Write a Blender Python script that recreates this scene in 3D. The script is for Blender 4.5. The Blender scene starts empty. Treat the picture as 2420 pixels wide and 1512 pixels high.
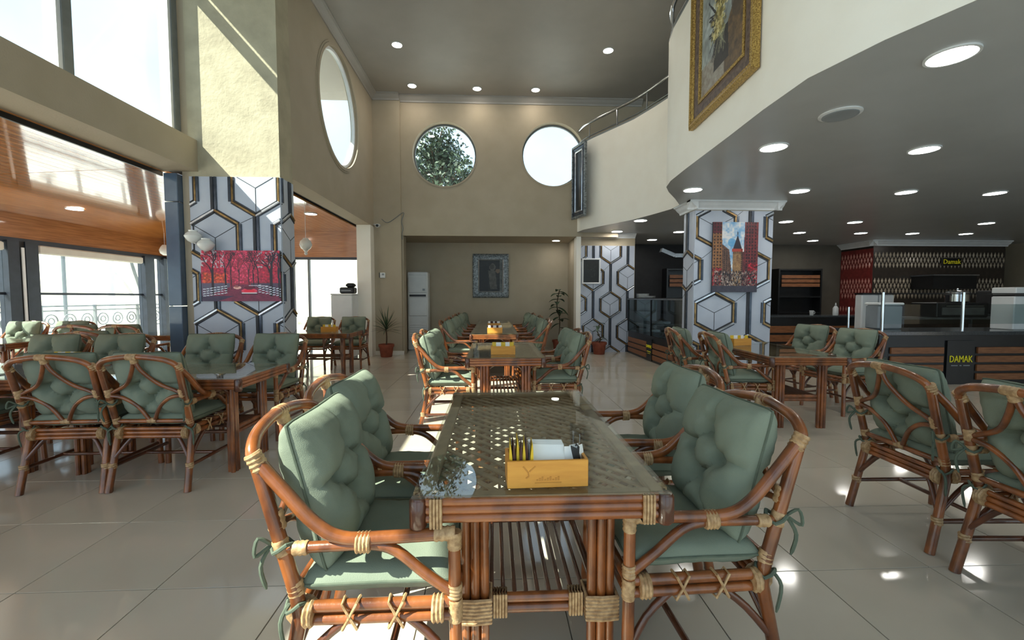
import bpy, math, random
import numpy as np
from mathutils import Vector, Matrix
random.seed(7); RNG = np.random.default_rng(7)
S = bpy.context.scene
COL = S.collection
PI = math.pi

# ------------------------------------------------------------------ camera, sky, sun, exposure
F_PX = 1020.0
PSI = math.atan(45 / F_PX); THETA = math.atan(53 / F_PX * math.cos(PSI))
cam_d = bpy.data.cameras.new('camera'); cam = bpy.data.objects.new('camera', cam_d); COL.objects.link(cam)
cam_d.sensor_width = 36.0; cam_d.lens = 36.0 * F_PX / 2420.0
cam_d.clip_start = 0.02; cam_d.clip_end = 300
cam.location = (0, 0, 1.30); cam.rotation_euler = (PI / 2 - THETA, 0, -PSI)
S.camera = cam
S.view_settings.view_transform = 'Standard'; S.view_settings.look = 'None'
S.view_settings.gamma = 1.0; S.view_settings.use_curve_mapping = False
S.view_settings.exposure = 1.45

w = bpy.data.worlds.new('sky'); S.world = w; w.use_nodes = True
nt = w.node_tree; nt.nodes.clear()
tc = nt.nodes.new('ShaderNodeTexCoord'); sx = nt.nodes.new('ShaderNodeSeparateXYZ')
rp = nt.nodes.new('ShaderNodeValToRGB'); no = nt.nodes.new('ShaderNodeTexNoise'); mx = nt.nodes.new('ShaderNodeMix')
bg = nt.nodes.new('ShaderNodeBackground'); ou = nt.nodes.new('ShaderNodeOutputWorld')
nt.links.new(tc.outputs['Generated'], sx.inputs[0]); nt.links.new(sx.outputs['Z'], rp.inputs[0])
rp.color_ramp.elements[0].position = 0.0; rp.color_ramp.elements[0].color = (0.70, 0.84, 1.0, 1)
rp.color_ramp.elements[1].position = 0.75; rp.color_ramp.elements[1].color = (0.40, 0.61, 0.95, 1)
no.inputs['Scale'].default_value = 2.2; no.inputs['Detail'].default_value = 5
nt.links.new(tc.outputs['Generated'], no.inputs['Vector'])
mr = nt.nodes.new('ShaderNodeMapRange'); mr.inputs[1].default_value = 0.42; mr.inputs[2].default_value = 0.72
nt.links.new(no.outputs[0], mr.inputs[0])
mx.data_type = 'RGBA'; nt.links.new(mr.outputs[0], mx.inputs['Factor'])
nt.links.new(rp.outputs[0], mx.inputs['A']); mx.inputs['B'].default_value = (0.82, 0.91, 1.0, 1)
nt.links.new(mx.outputs['Result'], bg.inputs[0]); bg.inputs[1].default_value = 0.82
nt.links.new(bg.outputs[0], ou.inputs[0])

sun_d = bpy.data.lights.new('sun', 'SUN'); sun = bpy.data.objects.new('sun', sun_d); COL.objects.link(sun)
sun_d.energy = 7.2; sun_d.angle = math.radians(0.53); sun_d.color = (1.0, 0.94, 0.84)
SUN_DIR = Vector((1.0, 0.54, -1.13)).normalized()
sun.rotation_euler = SUN_DIR.to_track_quat('-Z', 'Y').to_euler(); sun.location = (-12, -4, 14)

# ------------------------------------------------------------------ materials
def lin(c):
    return tuple((x / 12.92 if x <= 0.04045 else ((x + 0.055) / 1.055) ** 2.4) for x in [v / 255.0 for v in c])
MATS = {}
def pm(name, c1, c2=None, scale=6.0, rough=0.5, metal=0.0, bump=0.0, stretch=(1, 1, 1), detail=4.0, coat=0.0, spec=0.5, bscale=None, emit=None, estr=0.0, vary=0.0, rr=None):
    m = bpy.data.materials.new(name); m.use_nodes = True
    t = m.node_tree; b = t.nodes['Principled BSDF']
    c2 = c2 or tuple(max(0, x - 10) for x in c1)
    tcn = t.nodes.new('ShaderNodeTexCoord'); mp = t.nodes.new('ShaderNodeMapping'); mp.inputs['Scale'].default_value = stretch
    t.links.new(tcn.outputs['Object'], mp.inputs['Vector'])
    n = t.nodes.new('ShaderNodeTexNoise'); n.inputs['Scale'].default_value = scale; n.inputs['Detail'].default_value = detail
    t.links.new(mp.outputs[0], n.inputs['Vector'])
    r = t.nodes.new('ShaderNodeValToRGB'); r.color_ramp.elements[0].position = 0.35; r.color_ramp.elements[1].position = 0.65
    r.color_ramp.elements[0].color = (*lin(c1), 1); r.color_ramp.elements[1].color = (*lin(c2), 1)
    t.links.new(n.outputs[0], r.inputs[0])
    out = r.outputs[0]
    if vary:
        oi = t.nodes.new('ShaderNodeObjectInfo'); h = t.nodes.new('ShaderNodeHueSaturation')
        mr = t.nodes.new('ShaderNodeMapRange'); mr.inputs[3].default_value = 1 - vary; mr.inputs[4].default_value = 1 + vary
        t.links.new(oi.outputs['Random'], mr.inputs[0]); t.links.new(mr.outputs[0], h.inputs['Value']); t.links.new(out, h.inputs['Color']); out = h.outputs[0]
    t.links.new(out, b.inputs['Base Color'])
    b.inputs['Roughness'].default_value = rough; b.inputs['Metallic'].default_value = metal
    b.inputs['Coat Weight'].default_value = coat; b.inputs['Coat Roughness'].default_value = 0.06; b.inputs['Coat IOR'].default_value = 2.3 if coat >= .9 else 1.5
    b.inputs['Specular IOR Level'].default_value = spec
    if rr:
        m2 = t.nodes.new('ShaderNodeMapRange'); m2.inputs[3].default_value = rr[0]; m2.inputs[4].default_value = rr[1]
        t.links.new(n.outputs[0], m2.inputs[0]); t.links.new(m2.outputs[0], b.inputs['Roughness'])
    if bump:
        bn = t.nodes.new('ShaderNodeBump'); bn.inputs['Strength'].default_value = bump; bn.inputs['Distance'].default_value = 0.01
        if bscale:
            n2 = t.nodes.new('ShaderNodeTexNoise'); n2.inputs['Scale'].default_value = bscale; n2.inputs['Detail'].default_value = 3
            t.links.new(mp.outputs[0], n2.inputs['Vector']); t.links.new(n2.outputs[0], bn.inputs['Height'])
        else: t.links.new(n.outputs[0], bn.inputs['Height'])
        t.links.new(bn.outputs[0], b.inputs['Normal'])
    if emit:
        b.inputs['Emission Color'].default_value = (*lin(emit), 1); b.inputs['Emission Strength'].default_value = estr
    MATS[name] = m
    return m
def glass(name, tint=(240, 246, 244), refl=1.0, rough=0.0):
    m = bpy.data.materials.new(name); m.use_nodes = True; t = m.node_tree; t.nodes.clear()
    o = t.nodes.new('ShaderNodeOutputMaterial'); mi = t.nodes.new('ShaderNodeMixShader')
    tr = t.nodes.new('ShaderNodeBsdfTransparent'); gl = t.nodes.new('ShaderNodeBsdfGlossy'); fw = t.nodes.new('ShaderNodeLayerWeight'); fw.inputs[0].default_value = 0.5
    pw_ = t.nodes.new('ShaderNodeMath'); pw_.operation = 'POWER'; pw_.inputs[1].default_value = 5.0; t.links.new(fw.outputs['Facing'], pw_.inputs[0])
    fr = t.nodes.new('ShaderNodeMath'); fr.operation = 'MULTIPLY_ADD'; fr.inputs[1].default_value = 0.80; fr.inputs[2].default_value = 0.04; t.links.new(pw_.outputs[0], fr.inputs[0])
    tr.inputs[0].default_value = (*lin(tint), 1); gl.inputs['Roughness'].default_value = rough
    gl.inputs[0].default_value = (refl, refl, refl, 1)
    n = t.nodes.new('ShaderNodeTexNoise'); n.inputs['Scale'].default_value = 1.3
    bn = t.nodes.new('ShaderNodeBump'); bn.inputs['Strength'].default_value = 0.012; bn.inputs['Distance'].default_value = 0.02
    tcn = t.nodes.new('ShaderNodeTexCoord'); t.links.new(tcn.outputs['Object'], n.inputs['Vector'])
    t.links.new(n.outputs[0], bn.inputs['Height']); t.links.new(bn.outputs[0], gl.inputs['Normal'])
    t.links.new(fr.outputs[0], mi.inputs[0]); t.links.new(tr.outputs[0], mi.inputs[1]); t.links.new(gl.outputs[0], mi.inputs[2]); t.links.new(mi.outputs[0], o.inputs[0])
    MATS[name] = m
    return m
def lamp_mat(name, c, s):
    return pm(name, c, c, rough=0.5, emit=c, estr=s)
def print_mat():
    m = bpy.data.materials.new('printed_picture'); m.use_nodes = True; t = m.node_tree; b = t.nodes['Principled BSDF']
    a = t.nodes.new('ShaderNodeAttribute'); a.attribute_name = 'Print'; t.links.new(a.outputs['Color'], b.inputs['Base Color'])
    b.inputs['Roughness'].default_value = 0.45
    MATS['print'] = m

pm('wall', (178, 165, 144), (173, 160, 138), scale=2.5, rough=0.75, bump=0.15, bscale=60, spec=0.3)
pm('plaster', (186, 177, 152), (170, 161, 138), scale=4, rough=0.85, bump=0.5, bscale=22, spec=0.2)
pm('cream', (246, 240, 228), (243, 236, 223), scale=3, rough=0.55, bump=0.05, bscale=50)
pm('ceil', (172, 167, 160), (166, 161, 154), scale=2, rough=0.5, bump=0.05, bscale=40)
pm('lowceil', (182, 184, 184), (176, 178, 178), scale=2, rough=0.28, bump=0.03, bscale=3)
pm('tile', (198, 188, 172), (190, 180, 164), scale=1.2, rough=0.1, vary=0.03, detail=6, rr=(0.06, 0.13), spec=0.6)
pm('grout', (128, 121, 108), (110, 104, 94), scale=20, rough=0.9)
pm('rattan', (152, 86, 40), (90, 47, 23), scale=11, rough=0.3, stretch=(1, 1, 0.6), coat=0.5, bump=0.15, bscale=40, vary=0.08)
pm('rattan_dark', (100, 54, 32), (66, 36, 22), scale=9, rough=0.28, coat=0.5, bump=0.12, bscale=40)
pm('cane', (190, 156, 114), (150, 115, 78), scale=60, rough=0.5, bump=0.3)
pm('fabric', (129, 137, 121), (120, 129, 113), scale=5, rough=0.92, bump=0.25, bscale=450, spec=0.15, vary=0.06)
pm('fabric_edge', (96, 104, 90), (86, 95, 82), scale=30, rough=0.9, spec=0.15)
pm('lattice', (158, 130, 100), (122, 96, 70), scale=14, rough=0.45)
pm('wood_ceiling', (206, 140, 76), (174, 106, 50), scale=3.0, rough=0.12, stretch=(6, 0.5, 6), coat=0.9, bump=0.12, bscale=2.4, vary=0.08)
pm('wood_fascia', (182, 122, 72), (150, 94, 50), scale=4, rough=0.3, stretch=(.6, .6, 12), coat=0.3)
pm('wood_slat', (152, 98, 60), (118, 72, 42), scale=6, rough=0.45, stretch=(1, 8, 10))
pm('box_wood', (216, 152, 60), (202, 136, 50), scale=6, rough=0.5, stretch=(1, 6, 8))
pm('black', (22, 23, 25), (17, 18, 20), scale=8, rough=0.35)
pm('black_matt', (30, 30, 32), (24, 24, 26), scale=8, rough=0.7)
pm('navy_frame', (44, 50, 62), (36, 42, 52), scale=8, rough=0.4)
pm('white_frame', (232, 234, 236), (226, 228, 230), scale=8, rough=0.4)
pm('grey_frame', (120, 124, 124), (110, 114, 114), scale=8, rough=0.45)
pm('blue_panel', (88, 106, 128), (74, 92, 114), scale=3, rough=0.22, coat=0.3)
pm('paper_white', (192, 198, 210), (180, 187, 201), scale=3, rough=0.35)
pm('silver', (206, 208, 212), (180, 182, 188), scale=10, rough=0.22, metal=0.7)
pm('gold', (160, 128, 82), (108, 86, 54), scale=12, rough=0.3, metal=0.6)
pm('gunmetal', (78, 86, 98), (58, 64, 76), scale=10, rough=0.25, metal=0.5)
pm('dark_line', (52, 54, 60), (44, 46, 52), scale=10, rough=0.5)
pm('gilt', (204, 170, 96), (130, 98, 46), scale=90, rough=0.35, metal=0.6, bump=0.5)
pm('gilt_brown', (112, 92, 80), (78, 62, 54), scale=26, rough=0.5, bump=0.5)
pm('pewter', (150, 156, 158), (84, 88, 90), scale=30, rough=0.4, metal=0.5, bump=0.6)
pm('chrome', (220, 222, 226), (205, 208, 212), scale=5, rough=0.14, metal=1.0)
pm('steel', (150, 154, 158), (130, 134, 138), scale=5, rough=0.3, metal=0.9)
pm('white_plastic', (226, 228, 228), (218, 220, 220), scale=4, rough=0.35)
pm('grey_plastic', (150, 156, 160), (140, 146, 150), scale=4, rough=0.4)
pm('paper', (240, 240, 236), (232, 232, 228), scale=10, rough=0.8)
pm('yellow_print', (226, 190, 40), (210, 172, 30), scale=20, rough=0.5)
pm('yellow_letter', (224, 214, 40), (206, 196, 30), scale=20, rough=0.5, emit=(224, 214, 40), estr=0.03)
pm('brown_print', (78, 36, 24), (60, 26, 18), scale=20, rough=0.5)
pm('terracotta', (150, 78, 54), (128, 62, 42), scale=12, rough=0.7)
pm('soil', (60, 46, 36), (44, 34, 26), scale=40, rough=0.95, bump=0.5)
pm('leaf', (58, 84, 52), (40, 62, 40), scale=8, rough=0.45)
pm('leaf_tree', (74, 92, 66), (48, 62, 46), scale=3, rough=0.55, vary=0.1)
pm('bark', (96, 78, 60), (70, 56, 42), scale=14, rough=0.9, bump=0.5)
pm('kitchen_wall', (96, 90, 80), (90, 84, 74), scale=3, rough=0.7)
pm('tile_dark', (58, 50, 44), (46, 40, 36), scale=10, rough=0.3)
pm('tile_red', (132, 52, 48), (110, 42, 40), scale=10, rough=0.3)
pm('tile_light', (176, 162, 142), (150, 138, 120), scale=10, rough=0.25)
pm('tile_pink', (196, 140, 130), (176, 122, 112), scale=10, rough=0.25)
pm('granite', (70, 74, 78), (50, 54, 58), scale=60, rough=0.15)
pm('outside_ground', (214, 210, 202), (200, 196, 188), scale=0.8, rough=0.9)
pm('outside_wall', (240, 232, 206), (234, 226, 200), scale=0.6, rough=0.9)
pm('blind', (222, 218, 208), (214, 210, 200), scale=5, rough=0.7)
pm('lamp_glass', (236, 236, 232), (228, 228, 224), scale=5, rough=0.2)
pm('engraved', (192, 130, 46), (182, 120, 42), scale=20, rough=0.6)
lamp_mat('led', (255, 252, 244), 16.0)
lamp_mat('led_small', (255, 246, 232), 30.0)
glass('pane'); glass('table_glass', (244, 248, 246)); glass('case_glass', (222, 230, 230), 0.6); glass('guard_glass', (232, 238, 238), 0.2)
print_mat()

# ------------------------------------------------------------------ mesh helpers
class MB:
    def __init__(s): s.v = []; s.f = []
    def add(s, vs, fs):
        o = len(s.v); s.v += [tuple(v) for v in vs]; s.f += [tuple(i + o for i in f) for f in fs]; return s
    def box(s, x0, x1, y0, y1, z0, z1):
        return s.add([(x0, y0, z0), (x1, y0, z0), (x1, y1, z0), (x0, y1, z0), (x0, y0, z1), (x1, y0, z1), (x1, y1, z1), (x0, y1, z1)],
                     [(0, 3, 2, 1), (4, 5, 6, 7), (0, 1, 5, 4), (1, 2, 6, 5), (2, 3, 7, 6), (3, 0, 4, 7)])
    def bbox(s, x0, x1, y0, y1, z0, z1, b=0.01):
        # box with chamfered vertical and top edges
        X = [(x0 + b, y0), (x1 - b, y0), (x1, y0 + b), (x1, y1 - b), (x1 - b, y1), (x0 + b, y1), (x0, y1 - b), (x0, y0 + b)]
        cx, cy = (x0 + x1) / 2, (y0 + y1) / 2
        def ins(p): return (p[0] + (b if p[0] < cx else -b), p[1] + (b if p[1] < cy else -b))
        vs = [(*ins(p), z0) for p in X] + [(*p, z0 + b) for p in X] + [(*p, z1 - b) for p in X] + [(*ins(p), z1) for p in X]
        fs = [tuple(range(7, -1, -1)), tuple(range(24, 32))]
        for k in range(3):
            for i in range(8):
                j = (i + 1) % 8; fs.append((k * 8 + i, k * 8 + j, k * 8 + 8 + j, k * 8 + 8 + i))
        return s.add(vs, fs)
    def bar(s, p0, p1, wd, h, up=(0, 0, 1), ch=0.0):
        p0 = Vector(p0); p1 = Vector(p1); d = (p1 - p0).normalized(); u = Vector(up)
        sd = d.cross(u).normalized(); u = sd.cross(d).normalized()
        prof = [(-wd / 2, -h / 2), (wd / 2, -h / 2), (wd / 2, h / 2 - ch), (wd / 2 - ch, h / 2), (-wd / 2 + ch, h / 2), (-wd / 2, h / 2 - ch)] if ch else [(-wd / 2, -h / 2), (wd / 2, -h / 2), (wd / 2, h / 2), (-wd / 2, h / 2)]
        n = len(prof)
        vs = [p0 + sd * a + u * b for a, b in prof] + [p1 + sd * a + u * b for a, b in prof]
        fs = [tuple(range(n - 1, -1, -1)), tuple(range(n, 2 * n))] + [(i, (i + 1) % n, n + (i + 1) % n, n + i) for i in range(n)]
        return s.add(vs, fs)
    def tube(s, pts, r, n=8, closed=False):
        P = [Vector(p) for p in pts]; m = len(P)
        R = r if isinstance(r, (list, tuple)) else [r] * m
        T = []
        for i in range(m):
            a = P[i - 1] if (i > 0 or closed) else P[i]; b = P[(i + 1) % m] if (i < m - 1 or closed) else P[i]
            T.append((b - a).normalized())
        u = Vector((0, 0, 1)) if abs(T[0].z) < 0.9 else Vector((1, 0, 0))
        vs = []
        for i in range(m):
            u = (u - T[i] * u.dot(T[i])).normalized(); q = T[i].cross(u)
            for k in range(n):
                a = 2 * PI * k / n; vs.append(P[i] + (u * math.cos(a) + q * math.sin(a)) * R[i])
        fs = []
        for i in range(m if closed else m - 1):
            j = (i + 1) % m
            for k in range(n):
                l = (k + 1) % n; fs.append((i * n + k, i * n + l, j * n + l, j * n + k))
        if not closed: fs += [tuple(range(n - 1, -1, -1)), tuple(range((m - 1) * n, m * n))]
        return s.add(vs, fs)
    def lathe(s, prof, n=16, c=(0, 0, 0), axis='z'):
        vs = []; fs = []
        for r, z in prof:
            for k in range(n):
                a = 2 * PI * k / n; x, y = r * math.cos(a), r * math.sin(a)
                vs.append((c[0] + x, c[1] + y, c[2] + z) if axis == 'z' else ((c[0] + x, c[1] - z, c[2] + y) if axis == 'y' else (c[0] + z, c[1] + x, c[2] + y)))
        for i in range(len(prof) - 1):
            for k in range(n):
                l = (k + 1) % n; fs.append((i * n + k, i * n + l, (i + 1) * n + l, (i + 1) * n + k))
        fs += [tuple(range(n - 1, -1, -1)), tuple(range((len(prof) - 1) * n, len(prof) * n))]
        return s.add(vs, fs)
    def prism(s, poly, z0, z1):
        n = len(poly)
        return s.add([(x, y, z0) for x, y in poly] + [(x, y, z1) for x, y in poly],
                     [tuple(range(n - 1, -1, -1)), tuple(range(n, 2 * n))] + [(i, (i + 1) % n, n + (i + 1) % n, n + i) for i in range(n)])
    def strip(s, path, th, z0, z1, side=1):
        # wall of thickness th following an open 2D path
        P = [Vector((*p, 0)) for p in path]; m = len(P); off = []
        for i in range(m):
            d = ((P[min(i + 1, m - 1)] - P[i]).normalized() + (P[i] - P[max(i - 1, 0)]).normalized()).normalized()
            off.append(P[i] + Vector((d.y, -d.x, 0)) * th * side)
        vs = []
        for i in range(m):
            for p in (P[i], off[i]):
                vs += [(p.x, p.y, z0), (p.x, p.y, z1)]
        fs = []
        for i in range(m - 1):
            a = i * 4; b = a + 4
            fs += [(a, b, b + 1, a + 1), (a + 2, a + 3, b + 3, b + 2), (a + 1, b + 1, b + 3, a + 3), (a, a + 2, b + 2, b)]
        fs += [(0, 1, 3, 2), ((m - 1) * 4, (m - 1) * 4 + 2, (m - 1) * 4 + 3, (m - 1) * 4 + 1)]
        return s.add(vs, fs)
    def xf(s, M, start=0):
        s.v[start:] = [tuple(M @ Vector(v)) for v in s.v[start:]]; return s
    def mesh(s, name, mat, smooth=False):
        me = bpy.data.meshes.new(name); me.from_pydata(s.v, [], s.f); me.update()
        if smooth:
            me.polygons.foreach_set('use_smooth', [True] * len(me.polygons))
            try: me.set_sharp_from_angle(angle=math.radians(40))
            except Exception: pass
        me.materials.append(MATS[mat]); return me
    def build(s, name, mat, parent=None, smooth=False, loc=None, rz=0.0):
        return put(name, s.mesh(name, mat, smooth), parent, loc, rz)
def put(name, me, parent=None, loc=None, rz=0.0):
    o = bpy.data.objects.new(name, me); COL.objects.link(o)
    if parent: o.parent = parent
    if loc: o.location = loc
    if rz: o.rotation_euler = (0, 0, rz)
    return o
def tag(o, label=None, cat=None, group=None, kind=None):
    if label: o['label'] = label
    if cat: o['category'] = cat
    if group: o['group'] = group
    if kind: o['kind'] = kind
    return o
def thing(name, label, cat, loc=(0, 0, 0), rz=0.0, group=None):
    o = bpy.data.objects.new(name, None); COL.objects.link(o); o.empty_display_size = 0.1
    o.location = loc; o.rotation_euler = (0, 0, rz)
    return tag(o, label, cat, group)
def struct(name, mb, mat, label, parent=None, smooth=False, cat=None):
    o = mb.build(name, mat, parent, smooth)
    if not parent: tag(o, label, cat, None, 'structure')
    return o
KIDS = {}
def copy_tree(o, loc, rz, label, group=None, parent=None):
    if not KIDS:
        pass
    c = o.copy(); COL.objects.link(c); c.parent = parent
    if parent is None:
        c.location = loc; c.rotation_euler = (0, 0, rz); c['label'] = label
        if group: c['group'] = group
    for ch in kids(o): copy_tree(ch, None, 0, None, None, c)
    return c
def kids(o):
    k = KIDS.get(o.name)
    if k is None:
        k = [x for x in bpy.data.objects if x.parent == o]; KIDS[o.name] = k
    return k
def cat(pts, n=6, closed=False):
    P = [Vector(p) for p in pts]; out = []
    m = len(P); rng = range(m if closed else m - 1)
    for i in rng:
        if closed: p0, p1, p2, p3 = P[i - 1], P[i], P[(i + 1) % m], P[(i + 2) % m]
        else: p0, p1, p2, p3 = P[max(i - 1, 0)], P[i], P[i + 1], P[min(i + 2, m - 1)]
        for k in range(n):
            t = k / n
            out.append(0.5 * ((2 * p1) + (p2 - p0) * t + (2 * p0 - 5 * p1 + 4 * p2 - p3) * t * t + (3 * p1 - p0 - 3 * p2 + p3) * t ** 3))
    if not closed: out.append(P[-1])
    return out
def sleeve(p0, p1, r, k=4, n=10):
    p0 = Vector(p0); p1 = Vector(p1); pts = []; rs = []
    for i in range(2 * k + 1):
        pts.append(p0.lerp(p1, i / (2 * k))); rs.append(r * (.93 if i % 2 == 0 else 1.04))
    return pts, rs
def round_hole(mb, plane, c, r, rect, t0, t1, n=48):
    # rectangular slab with a round hole: plane 'y' (a=x,b=z) or 'x' (a=y,b=z)
    a0, a1, b0, b1 = rect; ang = sorted(set([2 * PI * i / n for i in range(n)] + [math.atan2(b - c[1], a - c[0]) % (2 * PI) for a in (a0, a1) for b in (b0, b1)]))
    def P(a, b, t): return (a, t, b) if plane == 'y' else (t, a, b)
    vs = []
    for th in ang:
        ca, sa = math.cos(th), math.sin(th)
        k = min([x for x in ((a1 - c[0]) / ca if ca > 1e-9 else 9e9, (a0 - c[0]) / ca if ca < -1e-9 else 9e9, (b1 - c[1]) / sa if sa > 1e-9 else 9e9, (b0 - c[1]) / sa if sa < -1e-9 else 9e9)])
        for t in (t0, t1):
            vs.append(P(c[0] + r * ca, c[1] + r * sa, t)); vs.append(P(c[0] + k * ca, c[1] + k * sa, t))
    m = len(ang); fs = []
    for i in range(m):
        a = i * 4; b = ((i + 1) % m) * 4
        fs += [(a, a + 1, b + 1, b), (a + 2, b + 2, b + 3, a + 3), (a, b, b + 2, a + 2), (a + 1, a + 3, b + 3, b + 1)]
    mb.add(vs, fs)
def ring(mb, plane, c, r0, r1, t0, t1, n=48):
    vs = []; fs = []
    for i in range(n):
        th = 2 * PI * i / n
        for r in (r0, r1):
            for t in (t0, t1):
                a, b = c[0] + r * math.cos(th), c[1] + r * math.sin(th); vs.append((a, t, b) if plane == 'y' else (t, a, b))
    for i in range(n):
        a = i * 4; b = ((i + 1) % n) * 4
        fs += [(a, a + 2, b + 2, b), (a + 1, b + 1, b + 3, a + 3), (a, b, b + 1, a + 1), (a + 2, a + 3, b + 3, b + 2)]
    mb.add(vs, fs)
def disc(mb, plane, c, r, t, n=48, th=0.01):
    p = [(c[0] + r * math.cos(2 * PI * i / n), c[1] + r * math.sin(2 * PI * i / n)) for i in range(n)]
    vs = [((a, t, b) if plane == 'y' else (t, a, b)) for a, b in p] + [((a, t + th, b) if plane == 'y' else (t + th, a, b)) for a, b in p]
    mb.add(vs, [tuple(range(n)), tuple(range(2 * n - 1, n - 1, -1))] + [(i, (i + 1) % n, n + (i + 1) % n, n + i) for i in range(n)])
def text_mesh(body, size, depth=0.004):
    cu = bpy.data.curves.new('lettering', 'FONT'); cu.body = body; cu.size = size; cu.extrude = depth; cu.align_x = 'CENTER'; cu.align_y = 'CENTER'
    cu.resolution_u = 2
    o = bpy.data.objects.new('lettering', cu); COL.objects.link(o); bpy.context.view_layer.update()
    me = bpy.data.meshes.new_from_object(o.evaluated_get(bpy.context.evaluated_depsgraph_get()))
    bpy.data.objects.remove(o); me.name = 'lettering'
    return me
def print_panel(name, wd, h, nx, ny, fn, parent=None, th=0.02):
    # flat print in local XZ plane facing -Y, colours from a painting function fn(u, v), u right, v up
    vs = []; fs = []; cols = []
    for j in range(ny + 1):
        for i in range(nx + 1): vs.append(((i / nx - .5) * wd, 0, j / ny * h))
    for j in range(ny):
        for i in range(nx):
            a = j * (nx + 1) + i; fs.append((a, a + 1, a + nx + 2, a + nx + 1)); cols.append(lin(fn((i + .5) / nx, (j + .5) / ny)))
    me = bpy.data.meshes.new(name); me.from_pydata(vs, [], fs)
    at = me.attributes.new('Print', 'FLOAT_COLOR', 'FACE')
    at.data.foreach_set('color', np.array([(*c, 1) for c in cols], dtype=np.float32).ravel())
    me.materials.append(MATS['print'])
    return put(name, me, parent)

# ================================================================== THE SETTING
XW, YP, YB, ZC, ZL = -2.66, 5.61, 9.97, 5.78, 2.80
XR = 14.6; YN = -2.2

# ---- floor: slab of grout with tiles laid on it
floor = struct('floor', MB().box(-7.75, XR, YN, 12.2, -0.14, -0.004), 'grout', 'glossy beige square tile floor of the hall', cat='floor')
TX, TY, TS = -1.507, 1.930, 0.602
tile_me = MB().bbox(-TS / 2 + .0022, TS / 2 - .0022, -TS / 2 + .0022, TS / 2 - .0022, -0.02, 0.0, 0.0012).mesh('floor_tile', 'tile')
cells = []
for i in range(-11, 28):
    for j in range(-10, 18):
        x = TX + (i + .5) * TS; y = TY + (j + .5) * TS
        if x - TS / 2 < -7.7 or x + TS / 2 > XR or y - TS / 2 < YN or y + TS / 2 > 12.2: continue
        vis = y > 0.9 and -1.25 < (x - 0.045 * y) / y < 1.25
        cells.append((0 if vis else 1, math.hypot(x, y), x, y))
cells.sort()
for k, (_, _, x, y) in enumerate(cells[:300]):
    put('floor_tile', tile_me, floor, (x, y, 0))
rest = MB()
for _, _, x, y in cells[300:]:
    h = TS / 2 - .0022
    rest.box(x - h, x + h, y - h, y + h, -0.02, 0.0)
tag(rest.build('floor_tiles', 'tile', floor), kind='stuff')

# ---- back wall with two round windows, and the niche under it
mb = MB()
RC = [(-1.085, 4.53), (1.385, 4.56)]; RR = 0.715
round_hole(mb, 'y', RC[0], RR, (XW, 0.15, 2.70, ZC), YB, YB + .26)
round_hole(mb, 'y', RC[1], RR, (0.15, 2.9, 2.70, ZC), YB, YB + .26)
mb.box(2.9, XR, YB, YB + .26, 2.95, ZC)
mb.box(XW - .3, -2.02, YB, YB + .26, 0, 2.70)
struct('wall_back', mb, 'wall', 'beige back wall with two round porthole windows', cat='wall')
mb = MB(); mb.box(-2.45, 2.05, 11.2, 11.35, 0, 2.85); mb.box(-2.45, -2.3, 10.2, 11.2, 0, 2.85); mb.box(1.95, 2.05, 10.2, 11.2, 0, 2.85); mb.box(-2.45, 2.05, 10.2, 11.2, 2.70, 2.85)
struct('wall_niche', mb, 'wall', 'recessed beige niche behind the far dining tables', cat='wall')
struct('trim_1', MB().box(1.925, 2.03, YB - .03, YB + .26, 0, 2.70), 'cream', 'narrow cream post at the right edge of the niche', cat='trim')
struct('trim_2', MB().box(XW, 2.05, YB - .035, YB, 2.70, 3.12), 'wall', 'flat beige band above the niche opening', cat='trim')
struct('trim_9', MB().box(XW, -2.06, YB - .09, YB, 0, ZC), 'wall', 'shallow beige pilaster in the far left corner', cat='trim')
for k, c in enumerate(RC):
    t = MB(); ring(t, 'y', c, RR - .035, RR + .004, YB + .15, YB + .2)
    wn = struct('window_%d' % (k + 1), t, 'grey_frame', ['round window in the back wall showing a leafy tree', 'round window in the back wall showing plain sky beside the balcony'][k], cat='window')
    d = MB(); disc(d, 'y', c, RR - .03, YB + .17); d.build('pane', 'pane', wn)
    t = MB(); ring(t, 'y', c, RR + .001, RR + .035, YB - .012, YB + .01); t.build('rim', 'wall', wn, True)

# ---- left: pillar, wall above the opening with the large round window, jamb, beam, high window
struct('pillar_left', MB().box(-3.76, XW, YP, 5.95, 0, ZC), 'plaster', 'tall sunlit plaster pillar left of the hall', cat='pillar')
struct('trim_3', MB().box(-3.85, -3.76, YP + .01, 5.95, 0, ZC), 'wall', 'beige strip between the pillar and blue cladding', cat='trim')
mb = MB(); C3 = (7.85, 4.57); R3 = .96
round_hole(mb, 'x', C3, R3, (5.95, YB, 2.88, ZC), XW - .13, XW); mb.box(XW - .3, XW - .13, 5.95, YB, 2.88, 3.3)
struct('wall_left', mb, 'wall', 'beige left wall above the terrace opening with one large round window', cat='wall')
t = MB(); ring(t, 'x', C3, R3 - .05, R3 + .003, XW - .1, XW - .04)
wn = struct('window_3', t, 'white_frame', 'large round window high in the left wall', cat='window')
d = MB(); disc(d, 'x', C3, R3 - .04, XW - .08, th=.01); d.build('pane', 'pane', wn)
t = MB(); ring(t, 'x', C3, R3 + .0, R3 + .05, XW - .01, XW + .025); ring(t, 'x', C3, R3 + .05, R3 + .08, XW - .01, XW + .012); t.build('rim', 'wall', wn, True)
struct('trim_4', MB().box(XW - .3, XW, 9.6, YB + .26, 0, 2.88), 'cream', 'pale jamb at the far end of the terrace opening', cat='trim')
struct('beam_left', MB().box(-4.08, -3.65, YN, YP, 2.86, 3.24), 'wall', 'long beige beam over the terrace opening', cat='beam')
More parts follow.
